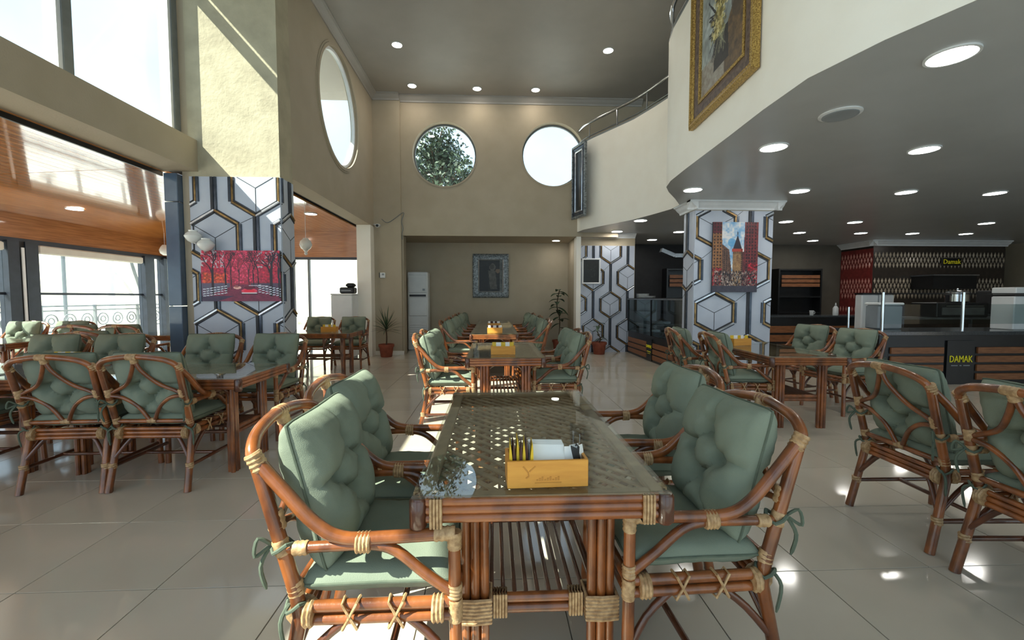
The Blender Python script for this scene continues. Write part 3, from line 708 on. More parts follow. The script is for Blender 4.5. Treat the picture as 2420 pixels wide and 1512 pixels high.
# ================================================================== RATTAN TABLE (long side along local y)
TW, TL, TH = .75, 1.39, .735
def make_table(label, detail):
    t = thing('rattan_table', label, 'table')
    n = 10 if detail else 8
    a, b = TW / 2, TL / 2
    def rails(p0, p1):
        m = MB()
        for z in (.710, .686, .661): m.tube([(*p0, z), (*p1, z)], .0145, n)
        return m
    for s in (-1, 1):
        rails((-a + .01, s * (b - .015)), (a - .01, s * (b - .015))).build('apron', 'rattan', t, True)
        rails((s * (a - .015), -b + .01), (s * (a - .015), b - .01)).build('apron', 'rattan', t, True)
        for q in (-1, 1):
            MB().lathe([(.02, -.008), (.026, 0), (.026, .075), (.02, .083)], 12, (s * (a - .012), q * (b - .012), .641)).build('corner_cap', 'rattan_dark', t, True)
            if detail:
                qq, rs = sleeve((s * (a - .085), q * (b - .015), .679), (s * (a - .05), q * (b - .015), .679), 0.01, 4)
                m = MB()
                for i in range(4):
                    x = s * (a - .05 - i * .0095)
                    m.tube([(x, q * (b + .004), .64), (x, q * (b + .006), .68), (x, q * (b + .004), .722), (x, q * (b - .034), .722), (x, q * (b - .034), .64)], .005, 5, True)
                m.build('cane_binding', 'cane', t, True)
                m = MB()
                for i in range(4):
                    y = q * (b - .05 - i * .0095)
                    m.tube([(s * (a + .004), y, .64), (s * (a + .006), y, .68), (s * (a + .004), y, .722), (s * (a - .034), y, .722), (s * (a - .034), y, .64)], .005, 5, True)
                m.build('cane_binding', 'cane', t, True)
            # clustered legs
            m = MB(); lx, ly = s * .205, q * .54
            for dx, dy in ((-.03, -.015), (0, -.02), (.03, -.015), (-.016, .015), (.016, .015)):
                m.tube([(lx + dx, ly + dy * q * -1, 0), (lx + dx, ly + dy * q * -1, .645)], .0155, n)
            m.build('leg', 'rattan', t, True)
            m = MB().tube(cat([(s * .235, q * .54, .52), (s * .25, q * .54, .60), (s * .32, q * .55, .645)], 4), .012, n)
            m.tube(cat([(s * .175, q * .54, .52), (s * .16, q * .54, .60), (s * .09, q * .545, .645)], 4), .012, n)
            m.build('corner_bracket', 'rattan_dark', t, True)
            if detail:
                m = MB()
                for i in range(7):
                    z = .262 + i * .012
                    x0, x1, y0, y1 = lx - .05, lx + .05, ly - .042, ly + .042
                    m.tube([(x0, y0, z), (lx, y0 - .003, z), (x1, y0, z), (x1, y1, z), (lx, y1 + .003, z), (x0, y1, z)], .0065, 5, True)
                m.build('cane_binding', 'cane', t, True)
                m = MB()
                for i in range(5):
                    x = lx - s * (.062 + i * .0095)
                    m.tube([(x, ly - .018, .262), (x, ly - .02, .30), (x, ly - .018, .335), (x, ly + .018, .335), (x, ly + .018, .262)], .005, 5, True)
                m.build('cane_binding', 'cane', t, True)
    for q in (-1, 1):
        MB().tube([(-.2, q * .54, .316), (.2, q * .54, .316)], .0165, n).tube([(-.2, q * .54, .281), (.2, q * .54, .281)], .0165, n).build('shelf_rail', 'rattan', t, True)
    for s in (-1, 1):
        MB().tube([(s * .205, -.54, .30), (s * .205, .54, .30)], .0145, n).build('shelf_rail', 'rattan_dark', t, True)
    MB().tube([(-.2, 0, .295), (.2, 0, .295)], .0145, n).build('shelf_rail', 'rattan_dark', t, True)
    sm = MB().tube([(0, -.54, .325), (0, .54, .325)], .008, n).mesh('shelf_slat', 'rattan_dark', True)
    for i in range(9): put('shelf_slat', sm, t, (-.152 + i * .038, 0, 0))
    # woven lattice top: two layers of slats on the diagonal
    ax, by = a - .028, b - .028
    def clip(c, sl):
        # line y = sl*x + c inside the rectangle
        pts = []
        for x in (-ax, ax):
            y = sl * x + c
            if -by <= y <= by: pts.append((x, y))
        for y in (-by, by):
            x = (y - c) / sl
            if -ax < x < ax: pts.append((x, y))
        return pts[:2] if len(pts) >= 2 else None
    js = MB()
    for sl, z, wd, step in ((-1.15, .7005, .0215, .078), (1.15, .6935, .019, .078)):
        c = -by - abs(sl) * ax
        while c < by + abs(sl) * ax:
            p = clip(c, sl)
            if p and (p[0][0] - p[1][0]) ** 2 + (p[0][1] - p[1][1]) ** 2 > .001:
                if detail: MB().bar((*p[0], z), (*p[1], z), wd, .006, ch=.002).build('lattice_slat', 'lattice', t)
                else: js.bar((*p[0], z), (*p[1], z), wd, .006)
            c += step
    if not detail: tag(js.build('lattice_slats', 'lattice', t), kind='stuff')
    for s in (-1, 1):
        MB().bbox(s * (a - .03) - .022, s * (a - .03) + .022, -b + .02, b - .02, .705, .7245, .004).build('top_border', 'lattice', t)
        MB().bbox(-a + .052, a - .052, s * (b - .03) - .022, s * (b - .03) + .022, .705, .7245, .004).build('top_border', 'lattice', t)
    MB().bbox(-a - .004, a + .004, -b - .004, b + .004, .7250, .7345, .002).build('glass_top', 'table_glass', t)
    return t
GT = 'glass-topped rattan tables'
tabs = [(.1455, 1.912, 0, 'glass-topped lattice rattan table in the foreground'), (.12, 4.77, 0, 'sunlit rattan table in the middle of the hall'),
 (.02, 7.41, 0, 'third rattan table from the front, orange front edge'), (.03, 8.83, 0, 'fourth rattan table from the front'), (.03, 10.25, 0, 'last rattan table inside the niche'),
 (-2.49, 3.48, PI / 2, 'rattan table at left between back-turned chairs and the papered pillar'), (3.10, 4.68, -.07, 'rattan table in front of the right papered column'),
 (-4.0, 3.52, PI / 2, 'rattan table at the left edge behind the back-turned pair'), (-6.75, 5.95, PI / 2, 'bright glass-topped table by the terrace glazing'), (-3.0, 7.36, PI / 2, 'dark rattan table beyond the terrace opening'), (-5.2, 7.1, PI / 2, 'rattan table on the terrace beside the dark post')]
t0 = make_table(tabs[0][3], True); t0['group'] = GT; t0.location = (tabs[0][0], tabs[0][1], 0)
t1 = make_table(tabs[1][3], False); t1['group'] = GT; t1.location = (tabs[1][0], tabs[1][1], 0)
for x, y, rz, l in tabs[2:]: copy_tree(t1, (x, y, 0), rz, l, GT)

# ---- wooden boxes of sachets and napkins
def caddy(x, y, z, rz, label, full, seed):
    rs = random.Random(seed)
    t = thing('condiment_box', label, 'box', (x, y, z), rz, 'wooden table boxes')
    wd, dp, h = .243, .12, .082
    MB().bbox(-wd / 2, wd / 2, -dp / 2, -dp / 2 + .009, 0, h, .0015).build('front_panel', 'box_wood', t)
    MB().bbox(-wd / 2, wd / 2, dp / 2 - .009, dp / 2, 0, h, .0015).build('back_panel', 'box_wood', t)
    for s in (-1, 1): MB().box(s * (wd / 2 - .0045) - .0045, s * (wd / 2 - .0045) + .0045, -dp / 2 + .009, dp / 2 - .009, 0, h).build('side_panel', 'box_wood', t)
    MB().box(-wd / 2 + .009, wd / 2 - .009, -dp / 2 + .009, dp / 2 - .009, 0, .006).build('bottom_panel', 'box_wood', t)
    if full:
        m = MB(); y0 = -dp / 2 - .0006
        for p, q in (((-.075, .066), (-.06, .048)), ((-.038, .066), (-.056, .05)), ((-.06, .048), (-.058, .036)), ((-.058, .036), (-.066, .03))):
            m.bar((p[0], y0, p[1]), (q[0], y0, q[1]), .004, .001, (0, -1, 0))
        m.build('engraved_mark', 'engraved', t)
        m = MB()
        for i in range(9): m.box(-.035 + i * .008, -.030 + i * .008, y0 - .0005, y0 + .0005, .022, .026 + .008 * (i % 3) / 2)
        m.box(-.04, .04, y0 - .0005, y0 + .0005, .014, .017); m.build('engraved_mark', 'engraved', t)
    return t
def sachet(x, y, z, rz, tilt, mat, label, group, wd=.045, h=.075, cat_='sachet'):
    m = MB(); n = 5; vs = []
    for j in range(n + 1):
        v = j / n; th = .004 * math.sin(PI * v) + .0006
        for sx_ in (-1, 1):
            for sy in (-1, 1): vs.append((sx_ * wd / 2 * (1 + .03 * math.sin(9 * v)), sy * th, v * h))
    fs = []
    for j in range(n):
        a = j * 4; b = a + 4
        fs += [(a, a + 2, b + 2, b), (a + 3, a + 1, b + 1, b + 3), (a + 1, a, b, b + 1), (a + 2, a + 3, b + 3, b + 2)]
    fs += [(0, 1, 3, 2), (n * 4, n * 4 + 2, n * 4 + 3, n * 4 + 1)]
    m.add(vs, fs)
    o = m.build('sachet', mat, None, False, (x, y, z)); o.rotation_euler = (tilt, 0, rz)
    return tag(o, label, cat_, group)
bx, by_ = .161, 1.312
caddy(bx, by_, .7347, .03, 'honey-coloured wooden box of sachets on the front table', True, 1)
names = ['leftmost', 'second from left', 'third from left', 'fourth from left', 'fifth from left', 'sixth from left', 'rightmost']
for k in range(7):
    sachet(bx - .106 + k * .0098, by_ - .02 + .004 * (k % 3), .760, PI / 2 + random.uniform(-.06, .06), random.uniform(-.05, .05), ('yellow_print', 'brown_print')[k % 2],
           ('yellow' if k % 2 == 0 else 'dark brown') + ' sachet standing in the front table box, %s of seven' % names[k], 'sachets in the front table box', .06, .105 + .006 * (k % 3))
for k in range(6):
    o = MB().bbox(-.055, .055, -.042, .042, 0, .0048, .001).build('napkin', 'paper', None, False, (bx - .0 + .0, by_ - .006 + k * .0072, .744 + k * .002)); o.rotation_euler = (1.0, .04, .03)
    o.location = (bx + .003, by_ - .018 + k * .009, .808)
    tag(o, 'white folded paper napkin in the front table box, %s of six' % ('frontmost', 'second', 'third', 'fourth', 'fifth', 'rearmost')[k], 'napkin', 'napkins in the front table box')
for k in range(5):
    m = ('paper', 'black')[k % 2]
    sachet(bx + .075 + k * .0085, by_ - .022 + .012 * (k % 3), .755, random.uniform(-.5, .5) + (PI / 2 if k % 2 else .4), random.uniform(-.2, .2), m,
           ('white' if k % 2 == 0 else 'black') + ' sachet at the right of the front table box, %s of five' % names[k if k < 4 else 6], 'wet wipes in the front table box', .035, .088 + .004 * (k % 2))
for (x, y, rz, l, c, wh) in ((.10, 4.33, 0, 'wooden box with sachets on the middle table', 'yellow_print', 'in the middle table box'), (.03, 6.98, 0, 'wooden box on the third table from the front', 'paper', 'in the third table box'), (.02, 8.2, 0, 'wooden box on the fourth table from the front', 'paper', 'in the fourth table box'),
                      (2.93, 5.0, .2, 'wooden box with white packets before the papered column', 'yellow_print', 'in the box before the papered column'), (-3.52, 3.72, .1, 'box of bright yellow packets on the left terrace table', 'yellow_print', 'in the box behind the back-turned chairs'), (-2.72, 7.3, 0, 'wooden box on the dark table beyond the opening', 'yellow_print', 'in the box beyond the opening')):
    caddy(x, y, .7347, rz, l, False, 3)
    for k in range(5):
        m = c if k % 2 == 0 else ('paper' if c != 'paper' else 'brown_print')
        sachet(x - .085 + k * .042, y, .742, rz + random.uniform(-.3, .3), random.uniform(-.15, .15), m,
               '%s packet, %s of five, %s' % ({'yellow_print': 'yellow', 'paper': 'white', 'brown_print': 'brown'}[m], names[k if k < 4 else 6], wh), 'packets in small table boxes', .05, .11)

# ================================================================== HEXAGON PAPER WITH RAISED STRIPS
PX, PZ, HR, HH = .52, .656, .335, .29     # column pitch, row pitch, hexagon radius (vertical), half width
def hex_panel(name, label, wd, h, ox, oz, loc, rz, dims=(.506, .62, .29, .345)):
    # local XZ plane, facing -Y, x 0..wd, z 0..h; a hexagon is centred at (ox, oz)
    t = thing(name, label, 'wallpaper', loc, rz)
    MB().box(0, wd, 0, .006, 0, h).build('paper', 'paper_white', t)
    def clip(p, q):
        x0, y0, x1, y1 = *p, *q; a, b = 0.0, 1.0; dx, dy = x1 - x0, y1 - y0
        for pp, qq in ((-dx, x0 - .004), (dx, wd - .004 - x0), (-dy, y0 - .004), (dy, h - .004 - y0)):
            if abs(pp) < 1e-9:
                if qq < 0: return None
            else:
                r = qq / pp
                if pp < 0: a = max(a, r)
                else: b = min(b, r)
        if b - a < .02: return None
        return (x0 + a * dx, y0 + a * dy), (x0 + b * dx, y0 + b * dy)
    def strip(p, q, wdt, th, mat, nm, off=0.0):
        if off:
            dx, dy = q[0] - p[0], q[1] - p[1]; L = math.hypot(dx, dy); nx, ny = -dy / L * off, dx / L * off
            p = (p[0] + nx, p[1] + ny); q = (q[0] + nx, q[1] + ny)
        c = clip(p, q)
        if not c: return
        a, b = c
        if abs(a[0] - b[0]) < 1e-6 and (a[0] < wdt / 2 or a[0] > wd - wdt / 2): return
        MB().bar((a[0], -th / 2, a[1]), (b[0], -th / 2, b[1]), wdt, th, (0, -1, 0), ch=min(.006, th * .4)).build(nm, mat, t)
    px, pz, hh, hr = dims; sc = hh / .29
    for i in range(-6, 7):
        for j in range(-6, 7):
            if (i + j) % 2: continue
            cx, cz = ox + i * px, oz + j * pz
            if cx < -1.2 or cx > wd + 1.2 or cz < -1.2 or cz > h + 1.2: continue
            T, B = (cx, cz + hr), (cx, cz - hr); RU, RD = (cx + hh, cz + hr * .5), (cx + hh, cz - hr * .5); LU, LD = (cx - hh, cz + hr * .5), (cx - hh, cz - hr * .5)
            w1 = .030 * sc
            for P, Q, m, nm, sg in ((LU, T, 'silver', 'silver_strip', -1), (T, RU, 'gold', 'gold_strip', -1), (LD, B, 'gold', 'gold_strip', 1), (B, RD, 'silver', 'silver_strip', 1)):
                strip(P, Q, w1, .018, m, nm); strip(P, Q, .022 * sc, .010, 'dark_line', 'border_line', sg * .026 * sc); strip(P, Q, .012 * sc, .008, 'gunmetal', 'border_line', -sg * .021 * sc)  # dark borders along the strips, part of the paper's own pattern
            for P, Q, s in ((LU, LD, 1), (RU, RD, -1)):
                strip(P, Q, .034 * sc, .018, 'gunmetal', 'dark_strip', -.022 * sc * s); strip(P, Q, .026 * sc, .014, 'gold', 'gold_strip', .008 * sc * s); strip(P, Q, .016 * sc, .010, 'dark_line', 'border_line', .03 * sc * s)
            C = (cx, cz); k = .86
            for V in (LU, RU, B): strip(C, (cx + (V[0] - cx) * k, cz + (V[1] - cz) * k), .008, .003, 'dark_line', 'joint_line')
            T2 = (cx, cz + 2 * pz - hr)
            for s, m in ((-1, 'gunmetal'), (1, 'dark_line')): strip(T, T2, .036 * sc, .016, m, 'dark_strip', s * .021 * sc)
            strip(RU, (cx + px - hh * .0, cz + pz - hr), .006, .003, 'dark_line', 'joint_line')
    return t
# scene copies of the same paper
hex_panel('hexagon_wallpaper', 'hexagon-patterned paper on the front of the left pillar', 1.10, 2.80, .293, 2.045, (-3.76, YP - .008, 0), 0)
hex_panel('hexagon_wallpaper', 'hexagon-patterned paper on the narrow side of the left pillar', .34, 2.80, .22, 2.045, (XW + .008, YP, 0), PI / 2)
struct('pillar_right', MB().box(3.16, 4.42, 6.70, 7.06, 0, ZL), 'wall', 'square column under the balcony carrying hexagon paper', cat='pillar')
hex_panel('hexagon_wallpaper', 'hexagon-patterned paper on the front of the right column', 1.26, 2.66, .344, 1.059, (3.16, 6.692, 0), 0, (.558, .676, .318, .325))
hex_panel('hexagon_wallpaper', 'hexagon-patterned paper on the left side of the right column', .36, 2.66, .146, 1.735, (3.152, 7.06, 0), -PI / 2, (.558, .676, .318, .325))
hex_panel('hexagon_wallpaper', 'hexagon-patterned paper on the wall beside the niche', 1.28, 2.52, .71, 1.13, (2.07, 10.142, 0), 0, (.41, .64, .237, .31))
mb = MB(); cornice(mb, (3.03, 6.70, 0), (4.55, 6.70, 0), (0, -1, 0), ZL, 1.0); cornice(mb, (3.16, 7.2, 0), (3.16, 6.58, 0), (-1, 0, 0), ZL, 1.0); cornice(mb, (4.42, 6.58, 0), (4.42, 7.2, 0), (1, 0, 0), ZL, 1.0)
struct('trim_10', mb, 'white_frame', 'white crown moulding round the top of the right column', cat='trim')
mb = MB(); cornice(mb, (2.05, 10.15, 0), (3.36, 10.15, 0), (0, -1, 0), ZL, .8)
struct('trim_11', mb, 'white_frame', 'white moulding above the papered wall beside the niche', cat='trim')

# ================================================================== PICTURES
def vnoise(h, w_, cell, rs):
    g = rs.random((h // cell + 3, w_ // cell + 3)); y, x = np.mgrid[0:h, 0:w_] / cell
    i, k = y.astype(int), x.astype(int); f, e = y - i, x - k; f = f * f * (3 - 2 * f); e = e * e * (3 - 2 * e)
    return (g[i, k] * (1 - e) + g[i, k + 1] * e) * (1 - f) + (g[i + 1, k] * (1 - e) + g[i + 1, k + 1] * e) * f
class Canvas:
    """small raster the prints are painted on; x right 0..1, y up 0..1"""
    def __init__(s, w_, h, seed): s.w, s.h = w_, h; s.a = np.zeros((h, w_, 3)); s.rs = np.random.default_rng(seed); s.Y, s.X = np.mgrid[0:h, 0:w_]; s.X = (s.X + .5) / w_; s.Y = (s.Y + .5) / h
    def noise(s, c=8): return .6 * vnoise(s.h, s.w, c, s.rs) + .4 * vnoise(s.h, s.w, max(2, c // 3), s.rs)
    def fill(s, m, c1, c2=None, n=None):
        c1 = np.array(c1, float)
        if c2 is None: s.a[m] = c1
        else: s.a[m] = (c1 + (np.array(c2, float) - c1) * n[..., None])[m]
    def line(s, p, q, r, c, al=1.0):
        px, py = p; dx, dy = q[0] - px, q[1] - py; asp = s.w / s.h
        t = np.clip(((s.X - px) * dx * asp * asp + (s.Y - py) * dy) / (dx * dx * asp * asp + dy * dy + 1e-9), 0, 1)
        d = np.hypot((s.X - px - t * dx) * asp, s.Y - py - t * dy); m = d < r
        s.a[m] = s.a[m] * (1 - al) + np.array(c, float) * al
    def blob(s, x, y, rx, ry, c, al=1.0):
        m = ((s.X - x) / rx) ** 2 + ((s.Y - y) / ry) ** 2 < 1; s.a[m] = s.a[m] * (1 - al) + np.array(c, float) * al
    def fn(s):
        a = np.clip(s.a, 0, 255)
        return lambda u, v: a[min(s.h - 1, int(v * s.h)), min(s.w - 1, int(u * s.w))]
def branch(c, x, y, ang, L, r, col, depth, rs):
    x2, y2 = x + math.cos(ang) * L * c.h / c.w, y + math.sin(ang) * L
    c.line((x, y), (x2, y2), r, col)
    if depth:
        for k in range(rs.integers(2, 4)): branch(c, x2, y2, ang + rs.uniform(-.75, .75), L * rs.uniform(.55, .8), r * .62, col, depth - 1, rs)
def paint_red_trees():
    c = Canvas(190, 126, 3); rs = c.rs; n = c.noise(9)
    c.fill(c.Y > -1, (118, 26, 46), (186, 60, 84), n)
    c.fill((c.Y > .66) & (np.abs(c.X - .5) > .2) & (c.noise(7) > .52), (150, 140, 150), (186, 178, 184), n)
    for k in range(900):
        x, y = rs.random(), rs.uniform(.36, 1); cen = max(0, 1 - abs(x - .5) * 3)
        col = np.array((168, 34, 58)) * (1 - cen) + np.array((216, 76, 112)) * cen
        c.blob(x, y, rs.uniform(.006, .02), rs.uniform(.008, .025), col * rs.uniform(.6, 1.2), .75)
    for k in range(160): c.blob(rs.uniform(.02, .32), rs.uniform(.36, .56), .014, .018, np.array((206, 84, 58)) * rs.uniform(.6, 1.15), .8)
    c.fill((c.Y < .36) & (c.X < .36), (70, 84, 104), (100, 70, 92), n); c.fill((c.Y < .36) & (c.X > .62), (52, 58, 78), (96, 60, 80), n)
    c.fill((c.Y < .33) & (np.abs(c.X - .52) < .09 + (.33 - c.Y) * 1.6), (132, 48, 76), (88, 34, 58), n)
    c.fill((c.Y < .10) & (c.X < .2 + c.Y * 2), (66, 50, 78), (46, 36, 60), n)
    for x, r, y0 in ((.14, .022, .13), (.31, .015, .2), (.38, .010, .24), (.47, .007, .3), (.60, .009, .28), (.66, .010, .26), (.72, .009, .25), (.88, .028, .12), (.985, .020, .08)):
        col = (30, 22, 38) if abs(x - .5) > .15 else (64, 30, 46)
        c.line((x, y0), (x + rs.uniform(-.012, .012), .62), r, col)
        for k in range(3): branch(c, x, rs.uniform(.5, .66), PI / 2 + rs.uniform(-.6, .6), .16, r * .55, col, 3, rs)
    for x0, x1, ya, yb in ((.02, .33, .10, .17), (.72, .99, .18, .10)):
        for k in range(4):
            for q in np.arange(x0, x1, .045):
                t = (q - x0) / (x1 - x0); yy = ya + (yb - ya) * t + k * .045
                c.line((q, yy), (q + .026, yy + .004), .008, (188, 194, 204))
    c.line((.60, .31), (.83, .30), .008, (196, 186, 196), .8)
    c.blob(.60, .205, .10, .05, (206, 60, 86)); c.blob(.60, .265, .065, .035, (92, 28, 50)); c.blob(.60, .20, .07, .032, (228, 26, 58)); c.line((.51, .165), (.69, .165), .012, (196, 178, 186)); c.line((.50, .14), (.70, .14), .008, (28, 20, 30))
    c.blob(.45, .27, .05, .03, (208, 160, 152)); c.blob(.44, .29, .03, .02, (150, 90, 90))
    c.a *= 1.22
    return c.fn()
def paint_tower():
    c = Canvas(110, 164, 11); rs = c.rs; n = c.noise(12); n2 = c.noise(5)
    c.fill(c.Y > -1, (116, 168, 212), (232, 230, 230), np.clip(n * 1.8 - .35, 0, 1)); c.blob(.42, .71, .09, .06, (84, 158, 208), .7)
    c.fill((c.X < .36 + (.62 - c.Y) * .2) & (c.Y < .70 - (c.X - .18) * .5), (132, 96, 76), (66, 48, 46), n2)
    c.fill((c.X > .60) & (c.Y < .58), (128, 72, 60), (58, 38, 40), n2)
    c.fill(c.X < .20 - (c.Y - .9) * .03, (182, 128, 78), (104, 68, 46), n2); c.fill((c.X < .19) & (c.Y > .84), (116, 34, 44), (70, 26, 34), n2)
    c.fill(c.X > .70 + (c.Y - .9) * .04, (152, 58, 58), (66, 34, 42), n2)
    c.fill((np.abs(c.X - .545) < .10) & (c.Y < .60), (188, 148, 100), (112, 80, 58), n2)
    c.fill((np.abs(c.X - .545) < .12) & (c.Y > .58) & (c.Y < .625), (176, 70, 54)); c.fill((c.Y > .62) & (c.Y < .82) & (np.abs(c.X - .545) < (.82 - c.Y) * .5), (48, 42, 54)); c.line((.545, .82), (.545, .86), .004, (40, 36, 44))
    for k in range(5): c.blob(.475 + k * .035, .565, .010, .02, (70, 44, 36))
    for y in np.arange(.30, .98, .045):
        for x in (.04, .11, .17): c.blob(x, y, .018, .013, (44, 30, 30), .85)
        for x in (.75, .81, .87, .94): c.blob(x, y + .01, .018, .015, (38, 24, 30), .85)
        for x in (.26, .31, .64): c.blob(x, y * .62, .012, .010, (42, 34, 36), .8)
    for k in range(120): c.blob(rs.uniform(0, .2), rs.uniform(.1, .34), .02, .012, np.array((176, 40, 54)) * rs.uniform(.4, 1.2), .8); c.blob(rs.uniform(.80, 1), rs.uniform(.1, .42), .02, .014, np.array((196, 42, 58)) * rs.uniform(.4, 1.2), .8)
    for k in range(700): c.blob(rs.uniform(.04, .98), rs.uniform(.08, .30) ** 1, rs.uniform(.006, .014), rs.uniform(.008, .02), np.array(((34, 34, 44), (150, 120, 110), (70, 50, 56), (206, 190, 176))[rs.integers(0, 4)]) * rs.uniform(.6, 1.1), .8)
    c.fill(c.Y < .09, (78, 74, 88), (52, 50, 62), n2)
    return c.fn()
def paint_bouquet():
    c = Canvas(110, 150, 21); rs = c.rs; n = c.noise(16); n2 = c.noise(6)
    c.fill(c.Y > -1, (108, 114, 112), (190, 198, 196), np.clip(n * 1.3 - .1, 0, 1)); c.fill(c.Y < .26, (116, 104, 90), (168, 164, 156), n2)
    c.fill((c.X > .58) & (c.Y < .72 - (1 - c.X) * .9), (58, 48, 42), (128, 100, 66), n2); c.blob(.84, .52, .12, .16, (76, 66, 58), .7)
    c.fill((np.abs(c.X - .5) < .15) & (c.Y > .66), (30, 36, 32), (52, 56, 48), n2); c.fill((np.abs(c.X - .5) < .17 - (c.Y - .2) * .1) & (c.Y < .40) & (c.Y > .12), (22, 24, 28), (46, 46, 48), n2)
    for k in range(26):
        a = rs.uniform(2.2, 4.3); L = rs.uniform(.12, .3); x, y = .42 + rs.uniform(-.05, .05), rs.uniform(.40, .58); c.line((x, y), (x + math.cos(a) * L, y + math.sin(a) * L), .007, (44, 44, 48), .9)
    for k in range(40): a = rs.uniform(-.4, 1.4); c.line((.6, .68), (.6 + math.cos(a) * .16, .68 + math.sin(a) * .18), .006, (64, 36, 34), .8)
    for k in range(420):
        y = rs.uniform(.38, .86); x = .44 + (y - .5) * .25 + rs.normal(0, .07); c.blob(x, y, rs.uniform(.012, .035), rs.uniform(.008, .022), np.array(((206, 188, 112), (168, 146, 80), (100, 92, 46), (226, 214, 158))[rs.integers(0, 4)]) * rs.uniform(.7, 1.05), .7)
    for k in range(14): c.line((.40 + rs.uniform(-.04, .2), .40), (.36 + rs.uniform(-.02, .25), .26 + rs.uniform(-.05, .05)), .004, (150, 150, 120), .7)
    return c.fn()
def paint_portrait():
    c = Canvas(60, 80, 31); n = c.noise(7); rs = c.rs
    c.fill(c.Y > -1, (18, 20, 22), (44, 44, 42), n); c.fill((np.abs(c.X - .64 + .15 * c.Y) < .15) & (c.Y < .68) & (c.Y > .08), (58, 56, 52), (100, 97, 90), n)
    c.blob(.58, .78, .13, .12, (90, 86, 80)); c.blob(.55, .80, .09, .08, (64, 60, 56)); c.blob(.80, .66, .10, .07, (112, 92, 74)); c.fill((c.X < .38) & (c.Y < .8), (12, 13, 15), (28, 30, 30), n); c.fill(c.X > .88, (60, 62, 60), (110, 114, 110), n)
    return c.fn()
def paint_board():
    c = Canvas(36, 48, 41); n = c.noise(6); c.fill(c.Y > -1, (16, 18, 18), (30, 33, 32), n)
    for k in range(30): c.blob(c.rs.uniform(.25, .75), c.rs.uniform(.25, .8), .03, .02, (52, 60, 54), .5)
    return c.fn()
red_trees, tower_street, bouquet, dark_portrait, blackboard = paint_red_trees(), paint_tower(), paint_bouquet(), paint_portrait(), paint_board()
t = thing('canvas_picture', 'canvas picture of red autumn trees and a red car on the left pillar', 'picture', (-3.143, YP - .055, 1.255))
MB().box(-.482, .482, .002, .024, 0, .63).build('canvas_edge', 'dark_line', t); print_panel('canvas_print', .964, .63, 190, 126, red_trees, t)
t = thing('canvas_picture', 'canvas picture of a street with a pointed tower on the right column', 'picture', (3.79, 6.637, 1.385))
MB().box(-.362, .362, .002, .03, 0, 1.09).build('canvas_edge', 'dark_line', t); print_panel('canvas_print', .724, 1.09, 110, 164, tower_street, t)
def framed(name, label, wd, h, loc, rz, specs, fn, nx, ny):
    # specs: list of (inset0, inset1, depth0, depth1, material, part name)
    t = thing(name, label, 'painting', loc, rz)
    for i0, i1, d0, d1, m, nm in specs:
        for k in range(4):
            A = [(-wd / 2, 0), (wd / 2, 0), (wd / 2, h), (-wd / 2, h)]
            def ins(p, q): return (p[0] + (q if p[0] < 0 else -q), p[1] + (q if p[1] < h / 2 else -q))
            a, b = A[k], A[(k + 1) % 4]; mid = (i0 + i1) / 2
            o0, o1, m0, m1, n0, n1 = ins(a, i0), ins(b, i0), ins(a, mid), ins(b, mid), ins(a, i1), ins(b, i1)
            vs = []
            for e0, e1, dd in ((o0, o1, 0), (o0, o1, d0), (m0, m1, max(d0, d1) + .008), (n0, n1, d1), (n0, n1, 0)):
                vs += [(e0[0], -dd, e0[1]), (e1[0], -dd, e1[1])]
            MB().add(vs, [(0, 1, 3, 2), (2, 3, 5, 4), (4, 5, 7, 6), (6, 7, 9, 8), (8, 9, 1, 0), (0, 2, 4, 6, 8), (9, 7, 5, 3, 1)]).build(nm, m, t)
    i1 = specs[-1][1]
    p = print_panel('painted_panel', wd - 2 * i1 + .004, h - 2 * i1 + .004, nx, ny, fn, t); p.location = (0, -.012, i1 - .002)
    return t
# gilt painting on the balcony front: faces -X
ang = math.atan2(4.81 - 3.48, 2.243 - 2.166)
framed('framed_painting', 'large gilt-framed flower painting on the balcony front', 1.335, 1.62, ((2.243 + 2.166) / 2 - .012, (4.83 + 3.485) / 2, 3.155), ang - PI,
       [(0, .05, .045, .05, 'gilt', 'gilt_frame'), (.05, .085, .042, .03, 'gilt', 'gilt_frame'), (.085, .20, .026, .022, 'gilt_brown', 'patterned_slip'), (.20, .235, .03, .028, 'gilt', 'inner_frame')], bouquet, 110, 150)
framed('framed_painting', 'pewter-framed dark portrait on the niche wall', .93, 1.12, (-.055, 11.19, 1.30), 0,
       [(0, .04, .03, .035, 'pewter', 'outer_frame'), (.04, .14, .02, .018, 'pewter', 'ornate_slip'), (.14, .165, .026, .024, 'silver', 'inner_frame')], dark_portrait, 50, 60)
a2 = math.atan2(9.75 - 9.2, 1.80 - 1.985)
framed('framed_painting', 'pewter-framed picture seen edge-on at the far end of the balcony', .58, 1.58, (1.90, 9.48, 3.04), a2 - PI,
       [(0, .05, .045, .05, 'pewter', 'outer_frame'), (.05, .13, .035, .03, 'gunmetal', 'ornate_slip'), (.13, .16, .038, .036, 'silver', 'inner_frame')], dark_portrait, 40, 60)
framed('framed_notice', 'small white-framed black notice on the papered wall beside the niche', .44, .60, (2.31, 10.115, 1.62), 0,
       [(0, .035, .02, .018, 'white_frame', 'frame')], blackboard, 24, 32)['category'] = 'notice'

